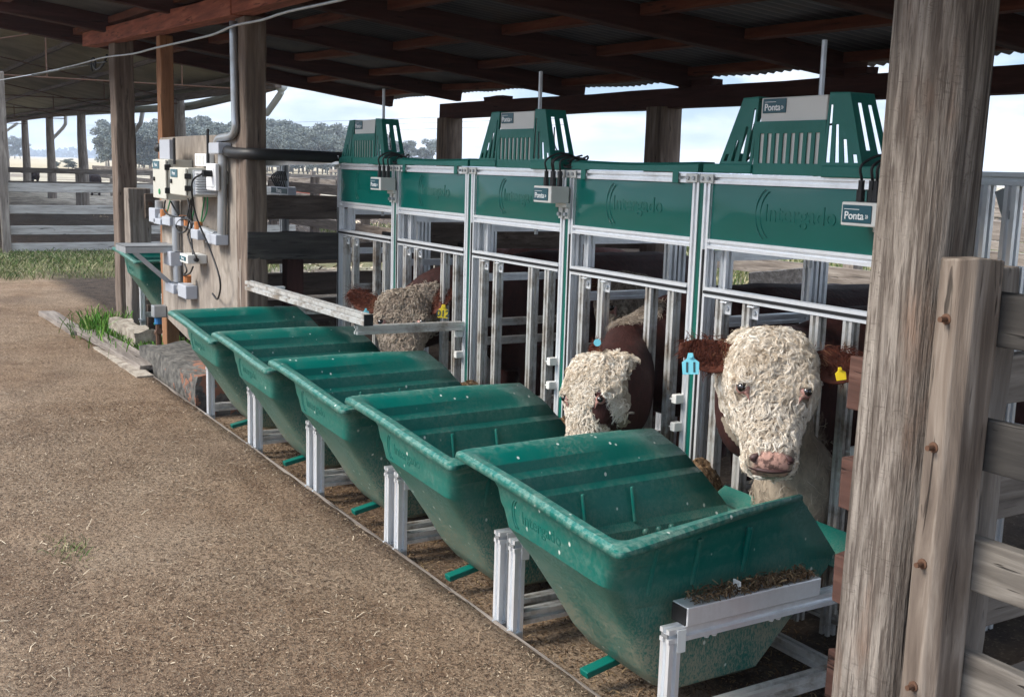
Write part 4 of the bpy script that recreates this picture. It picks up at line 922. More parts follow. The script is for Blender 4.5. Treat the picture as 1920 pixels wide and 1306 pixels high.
def make_cow(name, label, hd, neck, spine, legs, hide='hide', wool='wool', ncurl=4200, ears=((-1, .25, .02), (1, .25, .02)), curl=.0086, vox=.0115, whites=(), eyepatch=None, thick=.0021, group='cattle at the feeding gates', clump=8, cat='bull', extra=(), wd=.105):
    base = Vector((spine[len(spine) // 2][0][0], spine[len(spine) // 2][0][1], 0)); t = thing(name, label, cat, base, group)
    me = body_mesh(hd, neck, spine, legs, vox, extra); nv = len(me.vertices); V = np.empty(nv * 3, np.float32); me.vertices.foreach_get('co', V); V = V.reshape(-1, 3)
    def loc(P): d = P - np.array(hd.H); return d @ np.array(hd.a) / hd.L, d @ np.array(hd.r) / hd.k, d @ np.array(hd.f) / hd.k
    ht, hx, hz = loc(V)
    white = 1 / (1 + np.exp(-(hz + wd - .12 * np.clip(np.abs(hx) - .13, 0, 1) * (ht < .5)) / .012)); white *= (ht > -.06) & (ht < 1.15) & (np.abs(hx) < .22) & (hz > -.2)
    white = np.maximum(white, ((ht > .55) & (ht < 1.2) & (hz > -.17) & (np.abs(hx) < .2)).astype(float) * .9)
    for c, rad in whites: white = np.maximum(white, np.clip(1.35 - np.linalg.norm((V - np.array(c)) / np.array(rad), axis=1), 0, 1))
    pink = np.clip((ht - .845) / .05, 0, 1) * (hz > .0) * (np.abs(hx) < .085) * np.clip(1.6 - np.abs(hx) / .06, 0, 1)
    if eyepatch is not None: ex, et, er = eyepatch; q = ((hx - ex) / er) ** 2 + ((ht - et) * hd.L / (er * 1.5)) ** 2; white *= 1 - np.clip(1.5 - q, 0, 1)
    for nm, val in (('white', white), ('pink', pink)): at = me.attributes.new(nm, 'FLOAT', 'POINT'); at.data.foreach_set('value', val.astype(np.float32))
    body = put_mesh('body', me, M[hide], t)
    off = np.array(base)
    if ncurl:
        def mask(C, Nn):
            a_, x_, z_ = loc(C); m_ = (a_ > -.05) & (a_ < 1.0) & (np.abs(x_) < .2) & (z_ > -.10) & ~((a_ > .84) & (np.abs(x_) < .088) & (z_ > -.0)); dens = np.where(a_ < .5, 1.0, np.where(a_ < .7, .75, .6))
            for sg in (-1, 1): m_ &= ((x_ - sg * .118) / .027) ** 2 + ((a_ - .46) * hd.L / .024) ** 2 > 1
            if eyepatch is not None: m_ &= ((x_ - ex) / er) ** 2 + ((a_ - et) * hd.L / (er * 1.5)) ** 2 > 1
            return m_ * dens
        P, Nn = surf(me, off, mask, ncurl); a_, x_, z_ = loc(P)
        tone = .52 + .22 * np.array([noise.noise((u * 14, v * 14, 3)) for u, v in zip(a_ * .45, x_)]) * 1.6 + .10 * (a_ > .5)
        Dn = np.array(hd.a)[None, :] + np.array(hd.r)[None, :] * np.sign(x_)[:, None] * .25
        q = clump; P, Nn, Dn, tone = [np.repeat(v, q, 0) for v in (P, Nn, Dn, tone)]; P = P + nrg.normal(0, .0016, P.shape); tone = tone + np.repeat(nrg.normal(0, .13, len(tone) // q), q) + nrg.normal(0, .07, len(tone))
        aq = np.repeat(a_, q) + nrg.normal(0, .05, len(P)).repeat(1); up_ = aq < .50; n8 = (up_.reshape(-1, q).mean(1) > .5).repeat(q)
        locks('curly_hair', P[n8], Nn[n8], Dn[n8], curl, curl * 2.2, thick, M[wool], t, tone=tone[n8], clump=q, lift=.0042)
        lo = ~n8; locks('short_hair', P[lo], Nn[lo], Dn[lo], curl * .62, curl * 2.0, thick * .9, M[wool], t, turns=(.15, .7), tone=tone[lo] * .5 + .33, clump=q, lift=.0018)
    for c_, rad_ in whites:                                             # shaggy pale hair on dewlap, crest and brisket, greyed in colour for shade
        def near(C, Nn): return (np.linalg.norm((C - np.array(c_)) / np.array(rad_), axis=1) < 1.0) & (loc(C)[2] < -.02) | False
        try: P, Nn = surf(me, off, lambda C, Nn: near(C, Nn).astype(float), 620)
        except ValueError: continue
        locks('shaggy_hair', P, Nn, np.tile((0, -.2, -1.0), (len(P), 1)), .006, .030, .0011, M['dirtywool'], t, turns=(.2, .7), lift=.007, tone=.62)
    # ears
    for er_ in ears:
        sgn, up, fw = er_[:3]; t0, x0, ls = er_[3:] if len(er_) > 3 else (.20, sgn * .135, 1.0)
        o = hd.at(t0, x0, -.02); d = (hd.r * sgn + hd.a * -up + hd.f * fw).normalized(); v = (hd.a - d * hd.a.dot(d)).normalized(); nn = d.cross(v).normalized(); L = .245 * hd.k * ls; rings = []
        if nn.dot(hd.f) < 0: nn = -nn
        for i in range(13):
            u = i / 12; hw = .076 * hd.k * (math.sin(math.pi * min(1, (u * .82 + .12))) ** .8) * (1 - .12 * u); th = .016 * hd.k * (1 - .6 * u) + .002; c = o + d * L * u + v * .012 * math.sin(u * 3)
            rings.append([c + v * hw * math.cos(q) + nn * (th * math.sin(q) - .020 * math.cos(q) ** 2 * -1 * (1 - u * .5)) for q in np.linspace(0, 2 * math.pi, 17)[:-1]])
        b = MB(); b.loft(rings); e = b.build('ear', M['earin'], t, smooth=True, angle=0)
        n_ = 560; uu = nrg.uniform(.02, .95, n_); sd = nrg.choice([-1, 1], n_); hwv = .076 * hd.k * np.sin(np.pi * np.minimum(1, uu * .82 + .12)) ** .8
        P = np.array(o) + np.outer(uu * L, d) + np.outer(sd * hwv * nrg.uniform(.0, 1.0, n_), v) + np.array(nn) * .012; Nn = np.tile(np.array(nn), (n_, 1)) + np.outer(sd * .4, v); Nn /= np.linalg.norm(Nn, axis=1, keepdims=True)
        locks('ear_hair', P, Nn, np.outer(sd * .35 + .75, v) + np.array(d) * .35, 0.005, .040 * hd.k, .0009, M['redhair'], e, turns=(.1, .4), lift=.005, tone=.30 + .45 * (uu < .30), m=7)
    # eyes, nostrils, mouth
    for sgn in (-1, 1):
        c = hd.at(.45, sgn * .118, .083); el = MB(); el.ball(c - hd.f * .002, .030 * hd.k, 7, (1, 1, .9)); l = el.build('eyelid', M['lid'], t, smooth=True, angle=0)
        ey = MB(); ey.ball(c + hd.f * .012 * hd.k + hd.r * sgn * .008 * hd.k, .0205 * hd.k, 8); ey.build('eye', M['eye'], t, smooth=True, angle=0)
        tr = MB(); tr.tube(spline([hd.at(.475, sgn * .112, .094), hd.at(.50, sgn * .102, .091), hd.at(.535, sgn * .094, .086)], 8), [.010 * hd.k, .011 * hd.k, .009 * hd.k, .008 * hd.k, .007 * hd.k, .006 * hd.k, .004 * hd.k, .003 * hd.k, .002 * hd.k][:len(spline([(0, 0, 0), (0, 0, 1), (0, 0, 2)], 8))], 7).build('tear_duct', M['lid'], t, smooth=True, angle=0)
        ns = MB(); ns.tube(spline([hd.at(.885, sgn * .052, .078), hd.at(.915, sgn * .072, .066), hd.at(.935, sgn * .060, .066)], 8), [.003, .006, .009, .010, .010, .008, .006, .005, .003], 8).build('nostril', M['nostril'], t, smooth=True, angle=0)
    mo = MB(); mo.tube(spline([hd.at(.955, -.078, .026), hd.at(.985, -.03, .052), hd.at(.985, .03, .052), hd.at(.955, .078, .026)], 12), .006, 6).build('mouth', M['nostril'], t, smooth=True, angle=0)
    return t
def straight(x, y0, y1, top, x1=None, hw=.235, low=.30):
    x1 = x if x1 is None else x1; h = (top - low) / 2; zc = (top + low) / 2; L = y1 - y0
    p = lambda f, z: (x + (x1 - x) * f, y0 + L * f, z)
    sp = [(p(-.12, zc - .02), .10, .16), (p(0, zc - .01), hw * .80, h * .90), (p(.16, zc), hw * .95, h), (p(.45, zc - .02), hw * 1.12, h * 1.0), (p(.75, zc), hw * 1.05, h * .95), (p(.93, zc + .03), hw * .9, h * .80), (p(1.04, zc + .04), hw * .45, h * .45)]
    lg = []
    for f, s in ((.08, -1), (.08, 1), (.90, -1), (.90, 1)):
        a_ = Vector(p(f, zc - h * .4)); dx = (x1 - x) / max(.01, L); side = Vector((1, -dx, 0)).normalized() * (hw * .55 * s); bk = .05 if f > .5 else -.01
        lg.append([(a_.x + side.x, a_.y + side.y, a_.z, .12), (a_.x + side.x, a_.y + side.y - bk * .6, low + .02, .075), (a_.x + side.x, a_.y + side.y + bk, .17, .045), (a_.x + side.x, a_.y + side.y, .0, .045), (a_.x + side.x, a_.y + side.y - .01, -.06, .05)])
    return sp, lg
# nearest bull: big curly white face turned to the viewer
h5 = Head(ay(1449, 624, 2.23), ay(1442, 892, 2.11), k=.69, turn=7)
sp, lg = straight(-2.50, 2.98, 4.25, 1.0, x1=-2.42)
nk = [(h5.at(.26, 0, -.02), .13, .15), (h5.at(.36, -.03, -.20), .125, .19), ((-2.515, 2.55, .70), .115, .22), ((-2.51, 2.85, .68), .19, .29), ((-2.50, 3.1, .66), .22, .32)]
b5 = make_cow('bull', 'nearest bull, big curly white face turned to the viewer, pale blue ear tag', h5, nk, sp, lg, ncurl=5200, wd=.075, ears=((-1, .12, .12), (1, .02, .10)), extra=((ay(1490, 915, 2.50), .12, (1.15, 1, 1.6)), (ay(1470, 800, 2.44), .10, (.8, 1, 1.5))), whites=((ay(1488, 910, 2.46), (.22, .22, .28)), ((-2.45, 2.7, .33), (.2, .3, .2))), thick=.00068)
# bull of the fourth bay: looks down and aside into its bin, brown patch at the eye
h4 = Head(ay(1122, 668, 2.28), ay(1090, 862, 2.16), turn=-34, k=.60)
sp, lg = straight(-3.33, 2.95, 4.35, .955, x1=-3.26, hw=.225)
nk = [(h4.at(.26, 0, -.02), .12, .14), (h4.at(.30, .06, -.20), .12, .16), ((-3.32, 2.53, .66), .11, .17), ((-3.335, 2.8, .68), .17, .25), ((-3.33, 3.1, .65), .2, .3)]
b4 = make_cow('bull', 'white faced bull looking down, brown patch round its eye, yellow stain on its forehead', h4, nk, sp, lg, ncurl=3600, ears=((-1, 3.0, -.5, .05, -.01, .55),), whites=(((-3.33, 2.66, .84), (.07, .24, .06)), ((-3.25, 2.42, .55), (.08, .12, .1))), eyepatch=(.112, .50, .042), thick=.0008, curl=.0082)
# bull of the second bay: grey brown dusty face
h2 = Head(ay(757, 550, 2.39), ay(752, 702, 2.27), turn=-4, k=.80)
sp, lg = straight(-4.95, 2.95, 4.25, .965, hw=.225)
nk = [(h2.at(.26, 0, -.02), .11, .13), (h2.at(.28, -.02, -.14), .11, .15), ((-4.955, 2.60, .70), .12, .19), ((-4.95, 2.8, .69), .17, .25), ((-4.95, 3.1, .65), .2, .3)]
b2 = make_cow('bull', 'dusty faced bull with a yellow ear tag behind the outstanding rail', h2, nk, sp, lg, hide='hidedirty', wool='dirtywool', ncurl=2300, ears=((-1, .60, .1), (1, .22, .85)), thick=.0010, curl=.0085)
# dirty faced one still inside the pen, seen between the bars of the fourth bay
hc = Head(ay(1186, 520, 3.28), ay(1176, 690, 3.14), turn=14, k=.95)
sp, lg = straight(-4.25, 3.65, 4.85, .83, x1=-4.35, hw=.22)
nk = [(hc.at(.26, 0, -.02), .12, .14), (hc.at(.34, 0, -.2), .13, .17), ((-4.25, 3.6, .60), .18, .2), ((-4.26, 3.9, .58), .2, .24)]
make_cow('bull', 'dirty curly faced bull standing deeper in the pen, seen behind the bars', hc, nk, sp, lg, hide='hidedirty', wool='dirtywool', ncurl=1300, thick=.0016, curl=.0125, vox=.016)
# big maroon one standing crosswise at the back, only its back and rump above the rails
def cross(xr, xh, y, top, low=.28, hw=.25):
    L = xr - xh; h = (top - low) / 2; zc = (top + low) / 2; p = lambda f, z: (xh + L * f, y, z)
    sp = [(p(-.10, zc), .1, .16), (p(0, zc), hw * .8, h * .92), (p(.18, zc), hw * .95, h * .97), (p(.5, zc - .015), hw * 1.1, h * .98), (p(.8, zc), hw, h), (p(.94, zc + .01), hw * .85, h * .85), (p(1.03, zc + .02), hw * .45, h * .5)]
    lg = [[(xh + L * f, y + s * hw * .5, zc - h * .4, .12), (xh + L * (f + .01), y + s * hw * .5, low, .07), (xh + L * f, y + s * hw * .5, .17, .045), (xh + L * f, y + s * hw * .5, -.05, .048)] for f, s in ((.08, -1), (.08, 1), (.9, -1), (.9, 1))]
    d = -1 if L > 0 else 1; q = Vector((xh, y, zc))
    hd = Head(q + Vector((d * .48, 0, .10)), q + Vector((d * .80, 0, -.22)), facing=Vector((d, 0, .6)), k=.9)
    nk = [(hd.at(.26, 0, -.02), .11, .13), (q + Vector((d * .30, 0, .03)), .12, .16), (q + Vector((d * .05, 0, 0)), .18, .24)]
    return hd, nk, sp, lg
hd, nk, sp, lg = cross(-5.93, -7.35, 4.55, .865)
make_cow('cow', 'maroon cow standing crosswise behind the pens, only its back above the rails', hd, nk, sp, lg, hide='hiderump', ncurl=120, vox=.02, cat='cow', thick=.003, group='cattle in the pens')
for (px, py, Y, ln, hid, lab) in ((60, 320, 7.6, 1.75, 'hidedark', 'black cow with its back above the far rails beyond the left fence'), (172, 332, 7.9, 1.6, 'hidedark', 'dark cow behind the farther rails, right of the black cow'), (575, 345, 13.5, 1.7, 'hidered', 'orange red cow far behind the pens, left of the gates')):
    P = ay(px, py, Y); top = max(.8, min(1.15, P.z)); hd, nk, sp, lg = cross(P.x + ln / 2, P.x - ln / 2, Y, top)
    make_cow('cow', lab, hd, nk, sp, lg, hide=hid, ncurl=80, vox=.03, cat='cow', thick=.004, group='cattle in the pens')
# ear tags
def ear_tag(cow, c, nrm, up, mat, txt, s=1.0, ring=False):
    nrm = Vector(nrm).normalized(); up = (Vector(up) - nrm * Vector(up).dot(nrm)).normalized(); r = up.cross(nrm).normalized(); c = Vector(c); b = MB()
    out = [(-.026, -.036), (.026, -.036), (.028, .004), (.012, .016), (.008, .034), (-.008, .034), (-.012, .016), (-.028, .004)]
    b.loft([[c + r * x * s + up * y * s + nrm * z for x, y in out] for z in (-.001, .0012)]); o = b.build('ear_tag', mat, cow, bevel=.0008)
    k = MB(); k.tube([c + up * .026 * s, c + up * .026 * s + nrm * .006], .009 * s, 10); k.build('button', mat, o, smooth=True)
    if txt:
        t = text('lettering', txt, .046 * s, c, M['ink'], o, .0004, rot=(0, 0, 0), bold=.0008); t.matrix_local = Matrix.Translation(c + nrm * .0018 - up * .014 * s - ORG[o]) @ Matrix((r, up, nrm)).transposed().to_4x4()
    return o
ear_tag(b5, ay(1295, 681, 1.985), CAM - h5.H, (-.1, 0, 1), M['tagblue'], '11', .85)
ear_tag(b5, ay(1576, 700, 2.255), CAM - h5.H + Vector((.6, 0, 0)), (-.35, 0, 1), M['tagyellow'], '', .5)
ear_tag(b2, ay(831, 583, 2.26), CAM - h2.H, (.15, 0, 1), M['tagyellow'], '012', .86); ear_tag(b2, ay(686, 585, 2.19), CAM - h2.H, (0, 0, 1), M['tagblue'], '', .55)
k = MB(); c = ay(1120, 642, 2.22); d = (CAM - c).normalized(); k.tube([c, c + d * .008], .013, 12).build('ear_tag', M['tagblue'], b4, smooth=True)
# ------------------------------------------------------------------ plywood board with the control cabinets
pb = thing('plywood_board', 'grey weathered plywood board standing between the timber posts, carrying the cabinets', 'board', (-7.2, 1.96, .2))
b = MB(); A = [(-8.09, 1.953, .27), (-7.42, 1.953, .185), (-6.9, 1.953, .17), (-6.27, 1.953, .16), (-6.265, 1.953, 1.530), (-7.2, 1.953, 1.533), (-8.085, 1.953, 1.527)]
b.loft([A, [(x, y + .018, z) for x, y, z in A]]).build('sheet', M['ply'], pb, bevel=.002)
MB().beam((-6.262, 1.968, .1), (-6.262, 1.968, 1.53), .03, .036, up=(0, 1, 0), seg=4, jit=.002).build('edge_batten', M['greyZ'], pb)
def pbox(name, x0, x1, y0, z0, z1, mat, parent, bevel=.006, y1=1.951): return MB().box((x0, y0, z0), (x1, y1, z1)).build(name, M[mat] if isinstance(mat, str) else mat, parent, bevel=bevel)
def zof(px, py, Y): return ay(px, py, Y)
# large cabinet: door towards the alley, hinges on the right flank
Y1 = 1.78; p, q = zof(287, 298, Y1), zof(312, 375, Y1)
cb = thing('control_cabinet', 'larger cream control cabinet on the left of the plywood board', 'cabinet', ((p.x + q.x) / 2, 1.87, q.z), 'cream control cabinets')
pbox('case', p.x, q.x, Y1 + .012, q.z, p.z, 'cream', cb); d = pbox('door', p.x - .002, q.x + .002, Y1 - .004, q.z + .004, p.z - .003, 'cream', cb, y1=Y1 + .009)
lb_ = pbox('label_plate', p.x + .02, p.x + .18, Y1 - .008, p.z - .062, p.z - .012, 'label', d, .002, y1=Y1 - .004); text('lettering', 'Ponta', .030, (p.x + .10, Y1 - .0086, p.z - .037), M['paint'], lb_, .0004)
MB().tube([(p.x + .05, Y1 - .004, (p.z + q.z) / 2), (p.x + .05, Y1 - .014, (p.z + q.z) / 2)], .014, 10).build('lock', M['black'], d, smooth=True); MB().tube([(p.x + .18, Y1 - .004, q.z + .05), (p.x + .18, Y1 - .010, q.z + .05)], .018, 10).build('lamp', M['greenwire'], d, smooth=True)
for z in (p.z - .05, q.z + .06): pbox('hinge', q.x + .002, q.x + .012, Y1 - .01, z - .018, z + .018, 'black', cb, .003, y1=Y1 + .03)
# smaller cabinet with a louvred flank
Y2 = 1.76; p2, q2 = zof(319, 313, Y2), zof(349, 369, Y2)
c2 = thing('control_cabinet', 'smaller cream control cabinet with a louvred flank, right of the larger one', 'cabinet', ((p2.x + q2.x) / 2, 1.87, q2.z), 'cream control cabinets')
pbox('case', p2.x, q2.x, Y2 + .012, q2.z, p2.z, 'cream', c2); d = pbox('door', p2.x - .002, q2.x + .002, Y2 - .004, q2.z + .004, p2.z - .003, 'cream', c2, y1=Y2 + .009)
lb_ = pbox('label_plate', p2.x + .03, p2.x + .19, Y2 - .008, p2.z - .060, p2.z - .012, 'label', d, .002, y1=Y2 - .004); text('lettering', 'Ponta', .030, (p2.x + .11, Y2 - .0086, p2.z - .036), M['paint'], lb_, .0004)
MB().tube([(p2.x + .05, Y2 - .004, (p2.z + q2.z) / 2), (p2.x + .05, Y2 - .014, (p2.z + q2.z) / 2)], .014, 10).build('lock', M['black'], d, smooth=True)
for z in (p2.z - .05, q2.z + .05): pbox('hinge', q2.x + .002, q2.x + .012, Y2 - .01, z - .016, z + .016, 'black', c2, .003, y1=Y2 + .03)
lv = pbox('louvre_plate', q2.x + .001, q2.x + .010, Y2 + .04, q2.z + .010, p2.z - .012, 'white', c2, .003, y1=1.945); k = MB(); nl = 9
for i in range(nl):
    z = q2.z + .024 + (p2.z - q2.z - .052) * i / (nl - 1); k.add([(q2.x + .0105, Y2 + .05, z - .008), (q2.x + .0105, 1.935, z - .008), (q2.x + .034, 1.935, z - .004), (q2.x + .034, Y2 + .05, z - .004), (q2.x + .0105, Y2 + .05, z + .010), (q2.x + .0105, 1.935, z + .010)], [(0, 1, 2, 3), (3, 2, 5, 4), (0, 3, 4), (1, 5, 2)])
k.build('louvre', M['white'], lv)
# small box with a gland and aerials on top of the large cabinet
sb = thing('aerial_box', 'small grey box with a black gland standing on the larger cabinet', 'aerial box', ((p.x + q.x) / 2, 1.87, p.z + .001))
pbox('case', p.x + .05, q.x - .02, Y1 + .03, p.z + .001, p.z + .125, 'greybox', sb, .003, y1=Y1 + .055); MB().tube(spline([(p.x + .05, 1.82, p.z + .075), (p.x - .03, 1.82, p.z + .075), (p.x - .09, 1.83, p.z + .06)], 8), [.022, .026, .028, .028, .026, .024, .022, .02, .016], 10).build('gland', M['black'], sb, smooth=True, angle=0)
for x, y, hh, lab in ((q.x + .02, 1.83, .15, 'short black aerial beside the small grey box'), (q2.x - .02, 1.90, .20, 'taller black aerial rising behind the louvred cabinet')):
    t_ = MB().tube([(x, y, p.z - .03), (x, y, p.z + hh - .02)], .009, 8).ball((x, y, p.z + hh - .02), .009, 5); tag(t_.build('aerial', M['black'], smooth=True), lab, 'aerial', 'black aerials')
# white socket box and its plug
ps, qs = zof(386, 306, 1.86), zof(404, 358, 1.86)
so2 = thing('socket_box', 'white power socket box with a black plug, right of the louvred cabinet', 'socket', ((ps.x + qs.x) / 2, 1.9, qs.z))
pbox('case', ps.x, qs.x, 1.86, qs.z, ps.z, 'white', so2, .006, y1=1.885); pbox('cover', ps.x + .02, qs.x - .02, 1.855, qs.z + .02, ps.z - .02, 'white', so2, .003, y1=1.860); pbox('back_plate', ps.x + .05, qs.x - .05, 1.885, qs.z + .04, ps.z - .04, 'plate', so2, .003)
z = (ps.z + qs.z) / 2 + .02; MB().tube([(qs.x - .05, 1.855, z), (qs.x - .05, 1.80, z)], .02, 10).build('plug', M['black'], so2, smooth=True)
MB().tube(spline([(qs.x - .05, 1.80, z), (qs.x - .13, 1.76, z - .06), (qs.x - .20, 1.80, z - .25), (qs.x - .12, 1.86, z - .45), (qs.x + .0, 1.88, z - .62), (qs.x - .12, 1.90, z - .74), (qs.x - .30, 1.92, z - .73)], 40), .006, 6).build('cord', M['black'], so2, smooth=True, angle=0)
vp = thing('vent_cover', 'small white ribbed cover on the plywood above the louvred cabinet', 'cover', (q2.x + .25, 1.9, p2.z + .06)); a0, a1 = zof(365, 288, 1.90), zof(386, 312, 1.90)
pbox('case', a0.x, a1.x, 1.90, a1.z, a0.z, 'white', vp, .003); k = MB()
for i in range(6): k.box((a0.x + .03 + i * (a1.x - a0.x - .06) / 6, 1.896, a1.z + .01), (a0.x + .05 + i * (a1.x - a0.x - .06) / 6, 1.900, a0.z - .01))
k.build('rib', M['plate'], vp)
# conduit runs: grey galvanised pipes and cast boxes
cn = thing('conduit_run', 'galvanised conduit with grey cast boxes winding over the plywood board', 'conduit', (-7.0, 1.92, .8))
Yc = 1.918
def cpt(x, y): return ay(x, y, Yc)
def cpipe(pts, r=.028): MB().tube([cpt(*p_) for p_ in pts], r, 10).build('pipe', M['galv'], cn, smooth=True, angle=60)
def cbox(x0, y0, x1, y1, ya=1.872):
    a0, a1 = ay(x0, y0, Yc), ay(x1, y1, Yc); MB().box((a0.x, ya, a1.z), (a1.x, 1.950, a0.z)).build('junction_box', M['greybox'], cn, bevel=.006)
for pts in (((418, 288), (416, 440)), ((334, 412), (405, 442)), ((329, 376), (331, 470)), ((332, 498), (333, 528)), ((336, 540), (356, 545)), ((298, 376), (298, 392)), ((300, 405), (330, 412))): cpipe(pts)
for bb in ((405, 268, 424, 289), (399, 436, 419, 460), (291, 389, 303, 418), (300, 408, 313, 422), (316, 405, 331, 424), (319, 468, 333, 499), (322, 527, 338, 551), (346, 530, 362, 561), (370, 428, 384, 450), (341, 404, 352, 424)): cbox(*bb)
for x, y in ((313, 397), (349, 408), (358, 414), (378, 420), (357, 520)):
    MB().tube([cpt(x, y - 4) - Vector((0, .02, 0)), cpt(x, y + 9) - Vector((0, .02, 0))], .026, 10).build('cable_gland', M['orange'], cn, smooth=True)
cw = thing('cable_bundle', 'black and green wires looping below the control cabinets', 'cables', (-7.3, 1.88, .8)); k = MB()
def cy(x, y, Y): return ay(x, y, Y)
for pts in (((352, 372), (356, 400), (350, 430), (338, 436), (330, 425), (338, 412), (356, 412), (360, 425), (352, 440), (362, 470), (368, 482)), ((310, 376), (308, 395), (322, 405), (345, 406)), ((320, 378), (330, 396), (334, 405)), ((358, 374), (352, 402), (354, 416)), ((346, 495), (350, 508), (344, 516), (356, 512), (362, 500)), ((360, 372), (358, 430), (362, 478))):
    MB().tube(spline([cy(x, y, 1.875) for x, y in pts], 40), .0058, 5).build('black_wire', M['black'], cw, smooth=True, angle=0)
for pts in (((319, 376), (316, 388), (314, 396)), ((362, 374), (364, 392), (359, 412)), ((384, 368), (380, 395), (377, 416)), ((389, 368), (388, 395), (380, 416))): MB().tube(spline([cy(x, y, 1.89) for x, y in pts], 16), .0045, 5).build('green_wire', M['greenwire'], cw, smooth=True, angle=0)
pa, pq = ay(337, 474, 1.83), ay(352, 495, 1.83)
s3 = thing('sensor_box', 'small sensor box low on the plywood board, above the lowest conduit boxes', 'sensor box', ((pa.x + pq.x) / 2, 1.86, pq.z)); bd = pbox('housing', pa.x, pq.x, 1.83, pq.z, pa.z, 'plate', s3, .004)
l3 = pbox('label_plate', pa.x + .01, pq.x - .04, 1.827, pq.z + .014, pa.z - .014, 'label', bd, .002, y1=1.830); text('lettering', 'Ponta', .026, ((pa.x + pq.x) / 2 - .015, 1.8264, (pa.z + pq.z) / 2), M['paint'], l3, .0004)
MB().tube([(pq.x + .0, 1.88, (pa.z + pq.z) / 2), (pq.x + .03, 1.88, (pa.z + pq.z) / 2)], .014, 10).build('gland', M['black'], s3, smooth=True)
# grey shelf bracket sticking out towards the alley
sh = thing('shelf_bracket', 'empty grey metal shelf tray on a slanting brace, left edge of the plywood board', 'shelf', (-8.0, 1.8, .75)); t0 = ay(326, 508, 1.945)
e0 = ay(263, 500, 1.60); 
b = MB(); z = .80; b.box((-7.93, 1.60, z - .004), (-7.62, 1.948, z)); b.box((-7.93, 1.60, z - .045), (-7.62, 1.605, z + .002)); b.box((-7.93, 1.606, z - .045), (-7.925, 1.948, z + .002)); b.box((-7.625, 1.606, z - .045), (-7.62, 1.948, z + .002)); b.build('tray', M['galv'], sh)
MB().beam((-7.64, 1.66, z - .04), (-7.64, 1.942, z - .30), .03, .014, up=(1, 0, 0)).build('brace', M['galv'], sh)
# grey conduit up the post, black hose to the first gate
pts = [ay(437, 40, 1.93), ay(440, 200, 1.93), ay(441, 240, 1.93), ay(434, 254, 1.93), ay(412, 259, 1.93), ay(406, 268, 1.93)]
tag(MB().tube(spline(pts, 30), .022, 10).build('conduit_pipe', M['galv'], smooth=True, angle=0), 'grey conduit pipe climbing the timber post to the front beam', 'conduit')
pts = [ay(424, 283, 1.93), ay(440, 287, 1.93), ay(480, 289, 2.0), ay(560, 292, 2.25), ay(640, 296, 2.52)]
tag(MB().tube(spline(pts, 30), .034, 10).build('hose', M['black'], smooth=True, angle=0), 'thick black hose running from the plywood board to the far cage', 'hose')
tag(MB().tslot(ay(470, 303, 2.06), ay(636, 300, 2.50), .05, (0, 0, 1)).build('cable_tray', M['alu']), 'pale aluminium bar under the thick black hose', 'bar')
# cables strung along the front of the shed
def cab(px, Y, r, lab, nm='cable', mat='galv'):
    return tag(MB().tube(spline([ay(x, y, Y) for x, y in px], 50), r, 6).build(nm, M[mat], smooth=True, angle=0), lab, 'cable', 'cables along the shed front')
cab(((-260, 196), (-30, 156), (60, 140), (130, 125), (165, 116), (200, 107), (250, 101), (292, 90), (372, 72), (405, 63), (440, 48), (490, 38), (540, 22), (640, 0), (760, -33), (1000, -98), (1500, -215)), 1.78, .0065, 'twisted grey cable sagging across the front of the shed to the upper left corner')
cab(((60, 143), (110, 132), (172, 120), (200, 116)), 1.80, .006, 'short dark cable end hanging under the twisted grey cable', mat='black')
k = MB(); c = ay(175, 121, 1.79); k.tube([c + Vector((math.cos(t) * .09, 0, math.sin(t) * .05)) for t in np.linspace(0, 12, 40)], .007, 5); k.tube(spline([c, c + Vector((.12, 0, -.05)), c + Vector((.26, .02, -.02)), c + Vector((.30, .05, .06))], 10), .010, 6)
tag(k.build('cable_knot', M['black'], smooth=True, angle=0), 'black knot of wire where the cable meets the left post', 'wire knot')
# water riser behind the lone bin, brick blocks, plank and kerb
rp = thing('water_riser', 'rusty water riser with a blue fitting at the left foot of the plywood board', 'pipe', (-8.3, 1.90, 0)); P0 = az(297, 656, 0); P0.y = 1.90
def rz(y): return ax(297, y, ay(297, 600, 1.90).x).z
X0 = ay(297, 620, 1.90).x
MB().tube([(X0, 1.9, -.12), (X0, 1.9, rz(607))], .020, 8).build('pipe', M['rust'], rp, smooth=True); MB().tube([(X0, 1.9, rz(607)), (X0, 1.9, rz(594))], .026, 10).build('fitting', M['bluepipe'], rp, smooth=True); MB().box((X0 - .04, 1.86, rz(594)), (X0 + .05, 1.95, rz(572))).build('valve', M['galv'], rp, bevel=.006)
MB().tube([(X0 - .04, 1.9, rz(626)), (X0 + .03, 1.9, rz(620))], .024, 8).build('clamp', M['rust'], rp, smooth=True)
def block(name, pts, z0, z1, mat, lab, cat, rough_=.012, sub=7):
    a0, a1 = Vector((*pts[0], 0)), Vector((*pts[1], 0)); wd = pts[2]; d = (a1 - a0); L = d.length; d.normalize(); n_ = Vector((-d.y, d.x, 0)); rings = []
    for i in range(sub * 2 + 1):
        u = i / (sub * 2); ring = []
        for j in range(20):
            s = j / 20 * 4; e = int(s); f = s - e
            cx, cz = ((f, 0), (1, f), (1 - f, 1), (0, 1 - f))[e]; pnt = a0 + d * L * u + n_ * wd * cx + Vector((0, 0, z0 + (z1 - z0) * cz))
            ring.append(pnt + Vector((noise.noise(pnt * 9), noise.noise(pnt * 9 + Vector((5, 0, 0))), noise.noise(pnt * 9 + Vector((0, 7, 0))))) * rough_ * (1.8 if cz > .8 else 1))
        rings.append(ring)
    o = MB().loft(rings).build(name, mat, smooth=True, angle=30); return tag(o, lab, cat)
